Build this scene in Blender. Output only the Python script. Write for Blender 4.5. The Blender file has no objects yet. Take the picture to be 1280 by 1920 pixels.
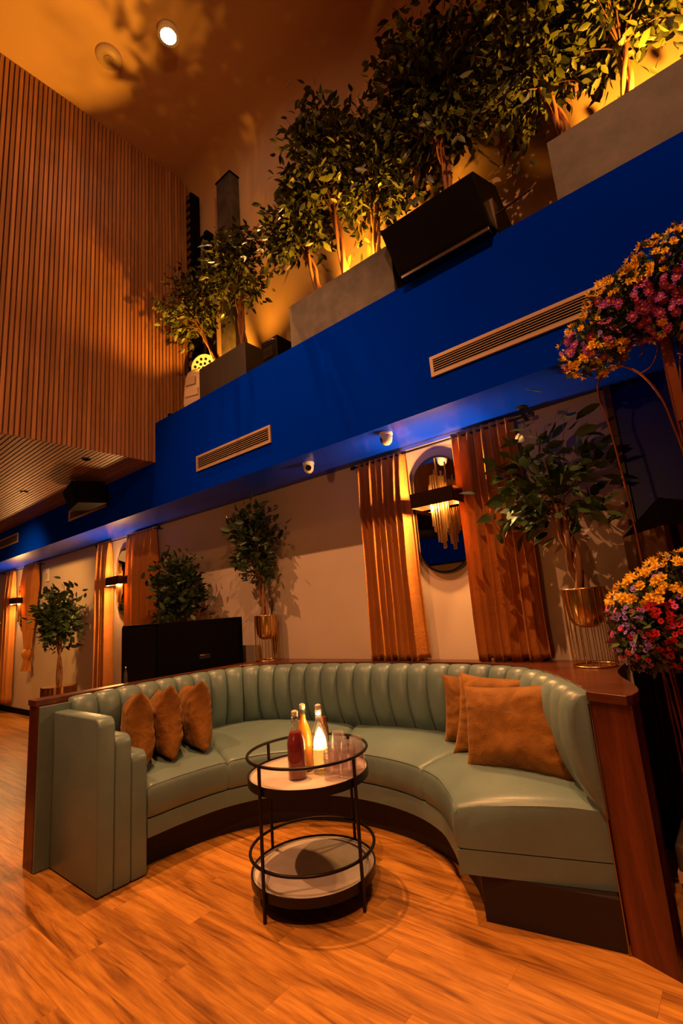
import bpy, bmesh, math, random
from mathutils import Vector, Matrix, noise
sc = bpy.context.scene
C = sc.collection
PI = math.pi
V = Vector
rnd = random.Random(7)

# ------------------------------------------------------------------ camera
cam = bpy.data.cameras.new('camera'); camo = bpy.data.objects.new('camera', cam); C.objects.link(camo)
cam.sensor_fit = 'HORIZONTAL'; cam.sensor_width = 36.0; cam.lens = 36.0 * 909.34 / 1280
cam.clip_start = 0.02
# columns: right, up, back ; world X runs along the wall, Y towards it
camo.matrix_world = Matrix(((0.7671959, 0.18205226, 0.61503449, 0.0),
                            (0.63683538, -0.10184701, -0.76424334, 0.0),
                            (-0.07649279, 0.97800008, -0.19407392, 1.5),
                            (0, 0, 0, 1)))
sc.camera = camo

# ------------------------------------------------------------------ world, exposure
w = bpy.data.worlds.new('world'); sc.world = w; w.use_nodes = True
w.node_tree.nodes['Background'].inputs[0].default_value = (0.02, 0.01, 0.006, 1)
w.node_tree.nodes['Background'].inputs[1].default_value = 0.3
sc.view_settings.view_transform = 'Standard'; sc.view_settings.look = 'None'
sc.view_settings.gamma = 1; sc.view_settings.exposure = 0.0; sc.view_settings.use_curve_mapping = False
sc.cycles.max_bounces = 9; sc.cycles.diffuse_bounces = 4; sc.cycles.transmission_bounces = 9
sc.cycles.sample_clamp_indirect = 4.0; sc.cycles.caustics_reflective = False; sc.cycles.caustics_refractive = False
sc.cycles.blur_glossy = 1.0; sc.cycles.transparent_max_bounces = 48

def aim(o, target):
    o.rotation_euler = (V(target) - o.location).to_track_quat('-Z', 'Y').to_euler()
def spot(name, loc, target, watt, col, deg=60, blend=0.4, rad=0.05):
    l = bpy.data.lights.new(name, 'SPOT'); l.energy = watt; l.color = col; l.spot_size = math.radians(deg)
    l.spot_blend = blend; l.shadow_soft_size = rad
    o = bpy.data.objects.new(name, l); C.objects.link(o); o.location = loc; aim(o, target); return o
def point(name, loc, watt, col, rad=0.03):
    l = bpy.data.lights.new(name, 'POINT'); l.energy = watt; l.color = col; l.shadow_soft_size = rad
    o = bpy.data.objects.new(name, l); C.objects.link(o); o.location = loc; return o
def area(name, loc, target, watt, col, sx, sy):
    l = bpy.data.lights.new(name, 'AREA'); l.shape = 'RECTANGLE'; l.size = sx; l.size_y = sy; l.energy = watt; l.color = col
    o = bpy.data.objects.new(name, l); C.objects.link(o); o.location = loc; aim(o, target); return o
WARM = (1.0, 0.41, 0.115); PINK = (1.0, 0.41, 0.165); AMBER = (1.0, 0.37, 0.03)
# hall spots in the roof: one over the booth, two on the truss behind the photographer
spot('ceiling_spot_light', (-3.60, 2.28, 7.50), (-2.5, 1.35, 0), 1500, WARM, 47, 0.45, 0.04)
spot('truss_spot_left', (-4.6, -0.85, 7.3), (-2.6, 3.3, 1.0), 1000, PINK, 50, 0.7, 0.04)
spot('truss_spot_right', (0.15, -0.85, 7.3), (-1.3, 3.3, 1.2), 900, PINK, 62, 0.7, 0.04)
spot('floor_fill', (-1.2, 0.2, 7.3), (-1.6, 0.9, 0), 330, WARM, 60, 0.8, 0.08)  # added fill, brightens the floor in front of the sofa
spot('slat_wall_fill', (3.4, -1.5, 6.2), (-5.1, 1.2, 5.2), 900, WARM, 60, 0.9, 0.1)  # added to brighten the slats, no known lamp there
spot('low_front_fill', (-1.0, -4.5, 2.7), (-2.7, 3.5, 2.45), 260, WARM, 44, 1.0, 0.1)  # added fill for the dim wall zone below the bulkhead
spot('far_wall_fill', (-6.8, -3.6, 2.9), (-7.2, -6.5, 2.2), 90, PINK, 120, 0.8, 0.1)  # added under the balcony so the mirrors reflect a lit wall
spot('back_wall_fill_left', (-8.5, 1.6, 3.2), (-9.3, 3.5, 1.7), 230, (1.0, 0.46, 0.12), 85, 0.9, 0.1)  # added to lift the far left of the back wall
spot('underside_spot', (2.8, -2.5, 1.9), (-7.0, 1.8, 3.3), 800, PINK, 34, 0.8, 0.05)
# soft area fill added high behind the camera, not an actual fixture
area('house_fill', (-1.5, -3.0, 7.3), (-3.0, 1.5, 1.5), 18, (1.0, 0.36, 0.12), 3.0, 1.5)
area('hall_fill_left', (-11.0, 0.5, 3.2), (-11.0, 1.5, 0), 14, WARM, 4.0, 1.5)  # second added area fill, under the balcony

# ------------------------------------------------------------------ materials
def hx(r, g, b):
    return tuple((c / 255) ** 2.2 for c in (r, g, b))
def mat(name, col, rough=0.5, metal=0.0, spec=0.5, emit=None, es=0.0, trans=0.0, ior=1.45, sheen=0.0, alpha=1.0, coat=0.0):
    m = bpy.data.materials.new(name); m.use_nodes = True
    b = m.node_tree.nodes['Principled BSDF']
    b.inputs['Base Color'].default_value = (*col, 1); b.inputs['Roughness'].default_value = rough
    b.inputs['Metallic'].default_value = metal; b.inputs['Specular IOR Level'].default_value = spec
    b.inputs['Transmission Weight'].default_value = trans; b.inputs['IOR'].default_value = ior
    b.inputs['Sheen Weight'].default_value = sheen; b.inputs['Coat Weight'].default_value = coat
    if emit: b.inputs['Emission Color'].default_value = (*emit, 1); b.inputs['Emission Strength'].default_value = es
    return m
def N(m, t, **kw):
    n = m.node_tree.nodes.new(t)
    for k, v in kw.items(): setattr(n, k, v)
    return n
def L(m, a, b): m.node_tree.links.new(a, b)
def coords(m, scale, src='Object', obj_random=False):
    tc = N(m, 'ShaderNodeTexCoord'); mp = N(m, 'ShaderNodeMapping'); mp.inputs['Scale'].default_value = scale
    L(m, tc.outputs[src], mp.inputs['Vector'])
    if obj_random:
        oi = N(m, 'ShaderNodeObjectInfo'); mu = N(m, 'ShaderNodeVectorMath', operation='SCALE')
        cm = N(m, 'ShaderNodeCombineXYZ')
        for i in range(3): L(m, oi.outputs['Random'], cm.inputs[i])
        L(m, cm.outputs[0], mu.inputs[0]); mu.inputs['Scale'].default_value = 37.0
        L(m, mu.outputs[0], mp.inputs['Location'])
    return mp.outputs[0]
def noise_tex(m, vec, scale, detail=4, rough=0.55, dist=0.0):
    n = N(m, 'ShaderNodeTexNoise'); n.inputs['Scale'].default_value = scale; n.inputs['Detail'].default_value = detail
    n.inputs['Roughness'].default_value = rough; n.inputs['Distortion'].default_value = dist
    L(m, vec, n.inputs['Vector']); return n.outputs['Fac']
def ramp(m, fac, stops):
    r = N(m, 'ShaderNodeValToRGB'); L(m, fac, r.inputs[0]); e = r.color_ramp.elements
    while len(e) < len(stops): e.new(0.5)
    for i, (p, c) in enumerate(stops): e[i].position = p; e[i].color = (*c, 1)
    return r.outputs[0]
def bump(m, fac, strength, dist=0.01):
    b = N(m, 'ShaderNodeBump'); b.inputs['Strength'].default_value = strength; b.inputs['Distance'].default_value = dist
    L(m, fac, b.inputs['Height']); L(m, b.outputs[0], m.node_tree.nodes['Principled BSDF'].inputs['Normal'])
def setcol(m, out): L(m, out, m.node_tree.nodes['Principled BSDF'].inputs['Base Color'])
def mixc(m, fac, a, b, mode='MIX'):
    x = N(m, 'ShaderNodeMix', data_type='RGBA', blend_type=mode)
    if isinstance(fac, float): x.inputs[0].default_value = fac
    else: L(m, fac, x.inputs[0])
    for s, i in ((a, 6), (b, 7)):
        if isinstance(s, tuple): x.inputs[i].default_value = (*s, 1)
        else: L(m, s, x.inputs[i])
    return x.outputs[2]
def randval(m, lo, hi):
    oi = N(m, 'ShaderNodeObjectInfo'); mr = N(m, 'ShaderNodeMapRange'); L(m, oi.outputs['Random'], mr.inputs[0])
    mr.inputs[3].default_value = lo; mr.inputs[4].default_value = hi; return mr.outputs[0]
def mulval(m, col, val):
    h = N(m, 'ShaderNodeHueSaturation'); L(m, val, h.inputs['Value']); L(m, col, h.inputs['Color']); return h.outputs[0]
M = {}
def wood(name, stops, scale, rough, coat=0.0, rv=(0.85, 1.15), bs=0.1, dist=1.4):
    m = mat(name, (0.3, 0.1, 0.05), rough, coat=coat)
    v = coords(m, scale, 'Object', True)
    f1 = noise_tex(m, v, 1.0, 6, 0.62, dist)
    c = ramp(m, f1, stops); c = mulval(m, c, randval(m, *rv)); setcol(m, c); bump(m, f1, bs, 0.004); M[name] = m; return m
wood('oak_floor', [(0.30, (0.15, 0.055, 0.012)), (0.43, (0.40, 0.165, 0.028)), (0.55, (0.56, 0.25, 0.042)), (0.75, (0.70, 0.33, 0.06))], (1.5, 15.0, 15.0), 0.36, 0.0, (0.90, 1.08), 0.12, 0.8)
mf = M['oak_floor']; nb_ = mf.node_tree.nodes['Principled BSDF']; base_out = nb_.inputs['Base Color'].links[0].from_socket
vf = coords(mf, (5.0, 75.0, 75.0), 'Object', True); fg = noise_tex(mf, vf, 1.0, 3, 0.6, 0.3)
gr_ = ramp(mf, fg, [(0.3, (0.72, 0.66, 0.6)), (0.6, (1.0, 1.0, 1.0))]); setcol(mf, mixc(mf, 1.0, base_out, gr_, 'MULTIPLY'))
wood('walnut_slat', [(0.25, (0.20, 0.085, 0.035)), (0.6, (0.36, 0.16, 0.065)), (0.8, (0.42, 0.19, 0.08))], (30, 30, 1.2), 0.5, 0.0, (0.8, 1.2), 0.1)
wood('walnut_slat_flat', [(0.25, (0.20, 0.10, 0.05)), (0.6, (0.34, 0.175, 0.085)), (0.8, (0.42, 0.22, 0.11))], (1.2, 30, 30), 0.45, 0.0, (0.8, 1.2), 0.1)
wood('mahogany', [(0.3, (0.035, 0.006, 0.002)), (0.5, (0.085, 0.015, 0.005)), (0.75, (0.16, 0.030, 0.010))], (9, 9, 1.1), 0.32, 0.15, (1, 1), 0.05)
wood('mahogany_top', [(0.3, (0.05, 0.012, 0.004)), (0.55, (0.10, 0.025, 0.008)), (0.8, (0.15, 0.04, 0.014))], (1.5, 9, 9), 0.28, 0.15, (1, 1), 0.04)
def leather():
    m = mat('mint_leather', (0.22, 0.40, 0.36), 0.36, spec=0.6)
    v = coords(m, (1, 1, 1)); f = noise_tex(m, v, 3.0, 3)
    setcol(m, ramp(m, f, [(0.3, (0.115, 0.178, 0.175)), (0.7, (0.145, 0.222, 0.215))]))
    f2 = noise_tex(m, v, 160, 2); f3 = noise_tex(m, v, 9, 3)
    ad = N(m, 'ShaderNodeMath', operation='MULTIPLY_ADD'); L(m, f3, ad.inputs[0]); ad.inputs[1].default_value = 5.0; L(m, f2, ad.inputs[2])
    bump(m, ad.outputs[0], 0.35, 0.0015); M['mint'] = m
leather()
def velvet(name, c1, c2, sheen, sc_=6.0):
    m = mat(name, c1, 0.75, sheen=sheen, spec=0.25)
    v = coords(m, (1, 1, 1)); f = noise_tex(m, v, sc_, 4, 0.6)
    setcol(m, ramp(m, f, [(0.3, c1), (0.7, c2)])); f2 = noise_tex(m, v, 16, 4, 0.5, 1.5); bump(m, f2, 0.5, 0.010)
    m.node_tree.nodes['Principled BSDF'].inputs['Sheen Tint'].default_value = (1.0, 0.6, 0.3, 1); M[name] = m
velvet('rust_velvet', (0.13, 0.052, 0.007), (0.26, 0.108, 0.014), 0.22)
velvet('curtain_velvet', (0.40, 0.15, 0.028), (0.52, 0.20, 0.038), 0.1, 3.0)
def plaster(name, c1, c2, sc_=1.5, rough=0.75, bs=0.15):
    m = mat(name, c1, rough); v = coords(m, (1, 1, 1)); f = noise_tex(m, v, sc_, 6, 0.6)
    setcol(m, ramp(m, f, [(0.3, c1), (0.7, c2)])); bump(m, noise_tex(m, v, 40, 3), bs, 0.002); M[name] = m
plaster('cream_wall', (0.56, 0.44, 0.32), (0.62, 0.49, 0.36), 2.0)
plaster('upper_wall', (0.56, 0.38, 0.21), (0.62, 0.42, 0.24), 1.0)
plaster('ceiling_paint', (0.56, 0.38, 0.21), (0.62, 0.42, 0.24), 0.8, 0.55)
plaster('blue_paint', (0.0, 0.020, 0.46), (0.0, 0.023, 0.52), 1.0, 0.42, 0.05)
M['blue_paint'].node_tree.nodes['Principled BSDF'].inputs['Specular IOR Level'].default_value = 0.0
plaster('blue_gloss', (0.0, 0.030, 0.70), (0.0, 0.034, 0.78), 1.0, 0.30, 0.05)
M['blue_gloss'].node_tree.nodes['Principled BSDF'].inputs['Specular IOR Level'].default_value = 0.25
plaster('blue_dark', (0.0, 0.010, 0.40), (0.0, 0.012, 0.46), 1.0, 0.4, 0.05)
plaster('ochre_wall', (0.30, 0.17, 0.06), (0.36, 0.21, 0.08), 1.0)
plaster('concrete', (0.028, 0.025, 0.022), (0.095, 0.080, 0.068), 6.0, 0.6, 0.4)
plaster('dark_planter', (0.012, 0.010, 0.009), (0.020, 0.016, 0.014), 5.0, 0.5, 0.2)
plaster('tray_stone', (0.52, 0.44, 0.36), (0.66, 0.57, 0.47), 7.0, 0.6, 0.1)
def simple(name, *a, **k): M[name] = mat(name, *a, **k)
simple('black', (0.003, 0.002, 0.002), 0.6, spec=0.04)
simple('black_gap', (0.006, 0.005, 0.004), 0.9)
simple('plinth', (0.016, 0.008, 0.006), 0.6)
simple('black_metal', (0.02, 0.016, 0.014), 0.35, metal=0.6)
simple('speaker_grille', (0.004, 0.003, 0.003), 0.8, spec=0.03)
simple('gold', (0.75, 0.46, 0.16), 0.25, metal=1.0)
simple('gold_tube', (0.80, 0.50, 0.18), 0.22, metal=1.0)
simple('copper', (0.26, 0.075, 0.03), 0.35, metal=0.85)
simple('chrome_dark', (0.25, 0.2, 0.16), 0.2, metal=1.0)
simple('mirror_glass', (0.62, 0.58, 0.52), 0.015, metal=1.0)
simple('bronze_mirror', (0.30, 0.19, 0.11), 0.05, metal=1.0)
simple('white_plastic', (0.72, 0.70, 0.66), 0.35)
simple('beige_plastic', (0.52, 0.40, 0.28), 0.45)
simple('vent_metal', (0.42, 0.30, 0.20), 0.45, metal=0.2)
simple('lens', (0.01, 0.01, 0.012), 0.08)
def clear(name, col, gl=0.12, blend=0.25):
    m = bpy.data.materials.new(name); m.use_nodes = True; nt = m.node_tree; nt.nodes.remove(nt.nodes['Principled BSDF'])
    tr_ = nt.nodes.new('ShaderNodeBsdfTransparent'); tr_.inputs[0].default_value = (*col, 1)
    g_ = nt.nodes.new('ShaderNodeBsdfGlossy'); g_.inputs['Roughness'].default_value = 0.03
    lw = nt.nodes.new('ShaderNodeLayerWeight'); lw.inputs[0].default_value = 0.5; mx = nt.nodes.new('ShaderNodeMixShader')
    pw_ = nt.nodes.new('ShaderNodeMath'); pw_.operation = 'POWER'; pw_.inputs[1].default_value = 3.5
    ma = nt.nodes.new('ShaderNodeMath'); ma.operation = 'MULTIPLY_ADD'; ma.inputs[1].default_value = 0.6; ma.inputs[2].default_value = 0.035
    df = nt.nodes.new('ShaderNodeBsdfDiffuse'); df.inputs[0].default_value = (0.9, 0.82, 0.85, 1); m2 = nt.nodes.new('ShaderNodeMixShader'); m2.inputs[0].default_value = gl
    nt.links.new(lw.outputs['Facing'], pw_.inputs[0]); nt.links.new(pw_.outputs[0], ma.inputs[0]); nt.links.new(ma.outputs[0], mx.inputs[0])
    nt.links.new(tr_.outputs[0], mx.inputs[1]); nt.links.new(g_.outputs[0], mx.inputs[2]); nt.links.new(mx.outputs[0], m2.inputs[1]); nt.links.new(df.outputs[0], m2.inputs[2])
    nt.links.new(m2.outputs[0], nt.nodes['Material Output'].inputs[0]); M[name] = m
clear('glass', (0.96, 0.95, 0.93), 0.015); clear('thin_glass', (0.975, 0.95, 0.96), 0.045)
simple('red_liquid', (0.24, 0.0, 0.006), 0.15)
simple('orange_liquid', (0.95, 0.36, 0.01), 0.15, spec=0.5, emit=(1, 0.35, 0.02), es=0.0)
simple('candle_wax', (0.9, 0.6, 0.3), 0.5, emit=(1.0, 0.40, 0.06), es=1.1)
simple('flame', (1, 0.8, 0.4), 0.5, emit=(1.0, 0.62, 0.22), es=9.0)
simple('amber_glass', (0.35, 0.12, 0.03), 0.05, trans=0.8)
simple('stopper', (0.75, 0.62, 0.52), 0.4)
simple('bulb', (1, 0.8, 0.5), 0.5, emit=(1.0, 0.55, 0.2), es=30.0)
simple('spot_lens', (1, 1, 1), 0.5, emit=(1.0, 0.86, 0.7), es=60.0)
simple('bark', (0.24, 0.10, 0.04), 0.7)
simple('twig', (0.12, 0.06, 0.03), 0.7)
simple('soil', (0.03, 0.02, 0.012), 0.9)
simple('case_fabric', (0.05, 0.035, 0.028), 0.7)
def leafm(name, c1, c2):
    m = mat(name, c1, 0.42, spec=0.4); g = N(m, 'ShaderNodeNewGeometry'); oi = N(m, 'ShaderNodeObjectInfo')
    ad = N(m, 'ShaderNodeMath', operation='ADD'); L(m, g.outputs['Random Per Island'], ad.inputs[0]); L(m, oi.outputs['Random'], ad.inputs[1])
    fr = N(m, 'ShaderNodeMath', operation='FRACT'); L(m, ad.outputs[0], fr.inputs[0])
    setcol(m, ramp(m, fr.outputs[0], [(0.0, c1), (0.75, c2), (1.0, tuple(min(1, c * 1.4) for c in c2))])); M[name] = m
leafm('leaf_green', (0.022, 0.042, 0.012), (0.062, 0.112, 0.024))
leafm('leaf_dark', (0.016, 0.028, 0.010), (0.040, 0.070, 0.018))
leafm('leaf_upper', (0.028, 0.036, 0.010), (0.062, 0.078, 0.018))
leafm('leaf_bush', (0.05, 0.075, 0.02), (0.11, 0.14, 0.04))
for n_, c_ in (('yellow', (0.95, 0.44, 0.02)), ('purple', (0.20, 0.025, 0.22)), ('violet', (0.17, 0.07, 0.45)), ('pink', (0.55, 0.03, 0.14)), ('red', (0.6, 0.015, 0.03)), ('eye', (0.95, 0.30, 0.04))):
    simple('petal_' + n_, c_, 0.6)
simple('petal_yellow', (1.0, 0.66, 0.03), 0.6); simple('petal_purple', (0.40, 0.06, 0.50), 0.6); simple('petal_violet', (0.36, 0.18, 0.85), 0.6); simple('petal_pink', (0.8, 0.06, 0.28), 0.6)

# ------------------------------------------------------------------ mesh helpers
class MB:
    def __init__(s): s.v = []; s.f = []; s.mi = []; s.cur = 0
    def add(s, vs, fs):
        o = len(s.v); s.v += [tuple(p) for p in vs]; s.f += [tuple(i + o for i in f) for f in fs]; s.mi += [s.cur] * len(fs); return s
    def box(s, a, b):
        x0, y0, z0 = a; x1, y1, z1 = b
        return s.add([(x0, y0, z0), (x1, y0, z0), (x1, y1, z0), (x0, y1, z0), (x0, y0, z1), (x1, y0, z1), (x1, y1, z1), (x0, y1, z1)],
                     [(0, 3, 2, 1), (4, 5, 6, 7), (0, 1, 5, 4), (1, 2, 6, 5), (2, 3, 7, 6), (3, 0, 4, 7)])
    def prism(s, poly, z0, z1):
        n = len(poly); vs = [(x, y, z0) for x, y in poly] + [(x, y, z1) for x, y in poly]
        ar = sum(poly[i][0] * poly[(i + 1) % n][1] - poly[(i + 1) % n][0] * poly[i][1] for i in range(n))
        if ar < 0:
            vs = vs[:n][::-1] + vs[n:][::-1]
        return s.add(vs, [tuple(range(n - 1, -1, -1)), tuple(range(n, 2 * n))] + [(i, (i + 1) % n, n + (i + 1) % n, n + i) for i in range(n)])
    def tube(s, path, r, seg=8, closed=False, caps=True):
        path = [V(p) for p in path]; n = len(path); vs = []; up = V((0, 0, 1)); pn = None
        for i, p in enumerate(path):
            if closed: t = path[(i + 1) % n] - path[i - 1]
            else: t = path[min(i + 1, n - 1)] - path[max(i - 1, 0)]
            t.normalize()
            if pn is None:
                a = up if abs(t.z) < 0.9 else V((1, 0, 0)); pn = (a - t * a.dot(t)).normalized()
            else:
                pn = (pn - t * pn.dot(t)); pn = pn.normalized() if pn.length > 1e-6 else V((1, 0, 0))
            bn = t.cross(pn); rr = r[i] if isinstance(r, (list, tuple)) else r
            for k in range(seg):
                a = 2 * PI * k / seg; vs.append(p + (pn * math.cos(a) + bn * math.sin(a)) * rr)
        fs = []
        for i in range(n if closed else n - 1):
            j = (i + 1) % n
            for k in range(seg):
                fs.append((i * seg + k, i * seg + (k + 1) % seg, j * seg + (k + 1) % seg, j * seg + k))
        if caps and not closed: fs += [tuple(range(seg - 1, -1, -1)), tuple((n - 1) * seg + k for k in range(seg))]
        return s.add(vs, fs)
    def lathe(s, prof, c=(0, 0, 0), seg=24):
        vs = []; fs = []; n = len(prof)
        for r, z in prof:
            for k in range(seg):
                a = 2 * PI * k / seg; vs.append((c[0] + r * math.cos(a), c[1] + r * math.sin(a), c[2] + z))
        for i in range(n - 1):
            for k in range(seg): fs.append((i * seg + k, i * seg + (k + 1) % seg, (i + 1) * seg + (k + 1) % seg, (i + 1) * seg + k))
        if prof[0][0] > 1e-5: fs.append(tuple(range(seg - 1, -1, -1)))
        if prof[-1][0] > 1e-5: fs.append(tuple((n - 1) * seg + k for k in range(seg)))
        return s.add(vs, fs)
    def grid(s, rows, closed_u=False):
        n = len(rows); m = len(rows[0]); vs = [p for r in rows for p in r]; fs = []
        for i in range(n - 1):
            for k in range(m if closed_u else m - 1):
                fs.append((i * m + k, i * m + (k + 1) % m, (i + 1) * m + (k + 1) % m, (i + 1) * m + k))
        return s.add(vs, fs)
    def mesh(s, name, mats, smooth=False, bevel=0.0, bseg=2, weld=False):
        me = bpy.data.meshes.new(name); me.from_pydata(s.v, [], s.f)
        for m in (mats if isinstance(mats, (list, tuple)) else [mats]): me.materials.append(M[m])
        me.polygons.foreach_set('material_index', s.mi)
        if weld or bevel:
            bm = bmesh.new(); bm.from_mesh(me)
            if weld: bmesh.ops.remove_doubles(bm, verts=bm.verts, dist=1e-5)
            if bevel:
                ed = [e for e in bm.edges if len(e.link_faces) == 2 and e.calc_face_angle(0) > 0.6]
                bmesh.ops.bevel(bm, geom=ed, offset=bevel, segments=bseg, profile=0.5, affect='EDGES', clamp_overlap=True)
            bmesh.ops.recalc_face_normals(bm, faces=bm.faces); bm.to_mesh(me); bm.free()
        if smooth:
            me.polygons.foreach_set('use_smooth', [True] * len(me.polygons))
            try: me.set_sharp_from_angle(angle=math.radians(smooth if smooth > 1 else 50))
            except Exception: pass
        me.update(); return me
    def obj(s, name, mats, parent=None, **kw):
        return link(name, s.mesh(name, mats, **kw), parent)
def link(name, me, parent=None):
    o = bpy.data.objects.new(name, me); C.objects.link(o)
    if parent is not None: o.parent = parent
    return o
def tag(o, label=None, cat=None, group=None, kind=None):
    if label: o['label'] = label
    if cat: o['category'] = cat
    if group: o['group'] = group
    if kind: o['kind'] = kind
    return o
def thing(name, label, cat, loc=(0, 0, 0), rz=0.0, group=None):
    o = bpy.data.objects.new(name, None); C.objects.link(o); o.location = loc; o.rotation_euler = (0, 0, rz)
    o.empty_display_size = 0.1
    return tag(o, label, cat, group)
def dup(root, loc=None, rz=None, label=None, group=None):
    kids = {}
    for o in bpy.data.objects:
        if o.parent: kids.setdefault(o.parent, []).append(o)
    def cp(o, par):
        c = o.copy(); C.objects.link(c)
        if par is not None: c.parent = par
        for k in kids.get(o, []): cp(k, c)
        return c
    r = cp(root, None)
    if loc is not None: r.location = loc
    if rz is not None: r.rotation_euler = (0, 0, rz)
    return tag(r, label, None, group)
def struct(name, mb, mats, parent=None, **kw):
    o = mb.obj(name, mats, parent, **kw); o['kind'] = 'structure'; return o
def catmull(pts, n=8):
    P = [V(p) for p in pts]; P = [P[0] * 2 - P[1]] + P + [P[-1] * 2 - P[-2]]; out = []
    for i in range(1, len(P) - 2):
        for k in range(n):
            t = k / n; a, b, c, d = P[i - 1], P[i], P[i + 1], P[i + 2]
            out.append(0.5 * ((2 * b) + (c - a) * t + (2 * a - 5 * b + 4 * c - d) * t * t + (3 * b - a - 3 * c + d) * t ** 3))
    out.append(P[-2]); return out
class Curve:
    def __init__(s, pts, n=12):
        s.p = catmull([(x, y, 0) for x, y in pts], n); s.l = [0]
        for i in range(1, len(s.p)): s.l.append(s.l[-1] + (s.p[i] - s.p[i - 1]).length)
        s.len = s.l[-1]
    def at(s, t):
        d = max(0, min(1, t)) * s.len; i = 1
        while i < len(s.l) - 1 and s.l[i] < d: i += 1
        k = (d - s.l[i - 1]) / max(1e-9, s.l[i] - s.l[i - 1]); return s.p[i - 1].lerp(s.p[i], k)
    def nrm(s, t):
        a = s.at(t - 0.01); b = s.at(t + 0.01); d = (b - a).normalized(); return V((d.y, -d.x, 0))
    def near(s, q):
        q = V((q[0], q[1], 0)); b = min(range(401), key=lambda i: (s.at(i / 400) - q).length); return b / 400

# ------------------------------------------------------------------ the room
WY = 3.55; FY = 2.916; ZS = 2.811; ZF = 3.84; ZC = 7.6; CX = -5.1; ZB = 3.352
XL, XR, YB = -16.0, 4.0, -6.5
fl = struct('floor', MB().box((XL, YB, -0.12), (XR, WY, -0.004)), 'plinth')
# planks: laid along the wall
pw = 0.152; row = 0
meshes = [MB().box((0, 0.0002, -0.02), (1.22 - 0.0004, pw - 0.0002, 0)).mesh('plank', 'oak_floor', bevel=0.0005, bseg=1) for _ in range(1)]
big = MB().box((XL, YB, -0.02), (XR, 0.525, -0.0008)).obj('floor_boards', 'oak_floor', fl)
y = 0.525; cnt = 0
while y < WY:
    wdt = min(pw, WY - y)
    x = -13.2 + (row * 0.487) % 1.22
    if y > 2.3: pass
    while x < 1.2:
        hidden = (-3.85 < x and x + 1.22 < -0.7 and y > 2.95) or (x > -0.3 and y > 2.6) or x < -13.5
        L2 = 2 if x < -7 else 1
        if not hidden and cnt < 300:
            o = link('plank', meshes[0], fl); o.location = (x, y, 0)
            if L2 == 2: o.scale = (2, 1, 1)
            cnt += 1
        x += 1.22 * L2
    y += pw; row += 1
struct('wall_back', MB().box((XL, WY, 0), (-0.5, WY + 0.15, ZS + 0.3)), 'cream_wall')
struct('wall_back_upper', MB().box((XL, WY, ZS + 0.3), (XR, WY + 0.15, ZC - 0.28)), 'upper_wall')
struct('wall_blue', MB().box((-0.5, WY, 0), (XR, WY + 0.15, ZS + 0.3)), 'blue_dark')
struct('trim_1', MB().box((-0.505, WY - 0.05, 0), (-0.465, WY, ZS)), 'mahogany')
b_ = MB().box((XL, FY, ZS), (XR, WY, ZF)); b_.mi[0] = 1; struct('bulkhead', b_, ['blue_paint', 'blue_gloss'])
struct('wall_left', MB().box((XL - 0.15, YB, 0), (XL, WY, ZC)), 'ochre_wall')
struct('wall_right', MB().box((XR, YB, 0), (XR + 0.15, WY, ZC)), 'ochre_wall')
wf = MB().box((XL, YB - 0.15, 0), (XR, YB, ZC)); struct('wall_front', wf, 'ochre_wall')
mb = MB()
xx = -9.0
while xx < XR - 0.1: mb.box((xx, YB, 3.9), (xx + 0.045, YB + 0.03, 7.0)); xx += 0.07
mb.obj('slat_cladding', 'walnut_slat', C.objects['wall_front'])['kind'] = 'stuff'
struct('trim_2', MB().box((XL, YB, 2.6), (XR, YB + 0.3, 3.9)), 'blue_paint')
# ceiling with the rounded cove into the back wall
cv = [(WY, ZC - 0.28)] + [(WY - 0.28 + 0.28 * math.cos(a), ZC - 0.28 + 0.28 * math.sin(a)) for a in [PI / 2 * k / 10 for k in range(1, 11)]] + [(YB, ZC)]
rows = [[(x, yy, zz) for yy, zz in cv] for x in (XL, XR)]
mb = MB(); mb.grid(rows)
rows = [[(x, yy + 0.02, zz + 0.1) for yy, zz in cv] for x in (XL, XR)]
mb.grid([r[::-1] for r in rows]); struct('ceiling', mb, 'ceiling_paint', smooth=40)
def cove_z(y):
    if y < WY - 0.28: return ZC
    d = y - (WY - 0.28); return ZC - 0.28 + math.sqrt(max(0, 0.28 ** 2 - d * d))
# slatted box
sb = struct('slatted_balcony', MB().box((XL, YB + 0.3, ZB + 0.030), (CX - 0.035, FY - 0.0, ZC - 0.002)).box((XL, FY, ZF), (CX - 0.035, WY, ZC - 0.29)), 'black_gap')
pitch = 0.047
yy = WY - 0.02; k = 0
while yy > -5.9:
    z0 = ZF if yy - 0.035 > FY - 0.02 else ZB
    z1 = cove_z(yy) - 0.004
    o = MB().box((CX - 0.035, yy - 0.033, z0), (CX, yy, z1)).obj('slat', 'walnut_slat', sb)
    yy -= pitch; k += 1
yy = FY - 0.004
m_ = MB().box((-14.0, -0.033, ZB), (CX - 0.037, 0, ZB + 0.030)).mesh('slat', 'walnut_slat_flat')
while yy > -1.3:
    o = link('slat', m_, sb); o.location = (0, yy, 0); yy -= pitch
struct('baseboard_back', MB().box((XL, WY - 0.02, 0), (-4.0, WY, 0.10)), 'black')

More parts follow.
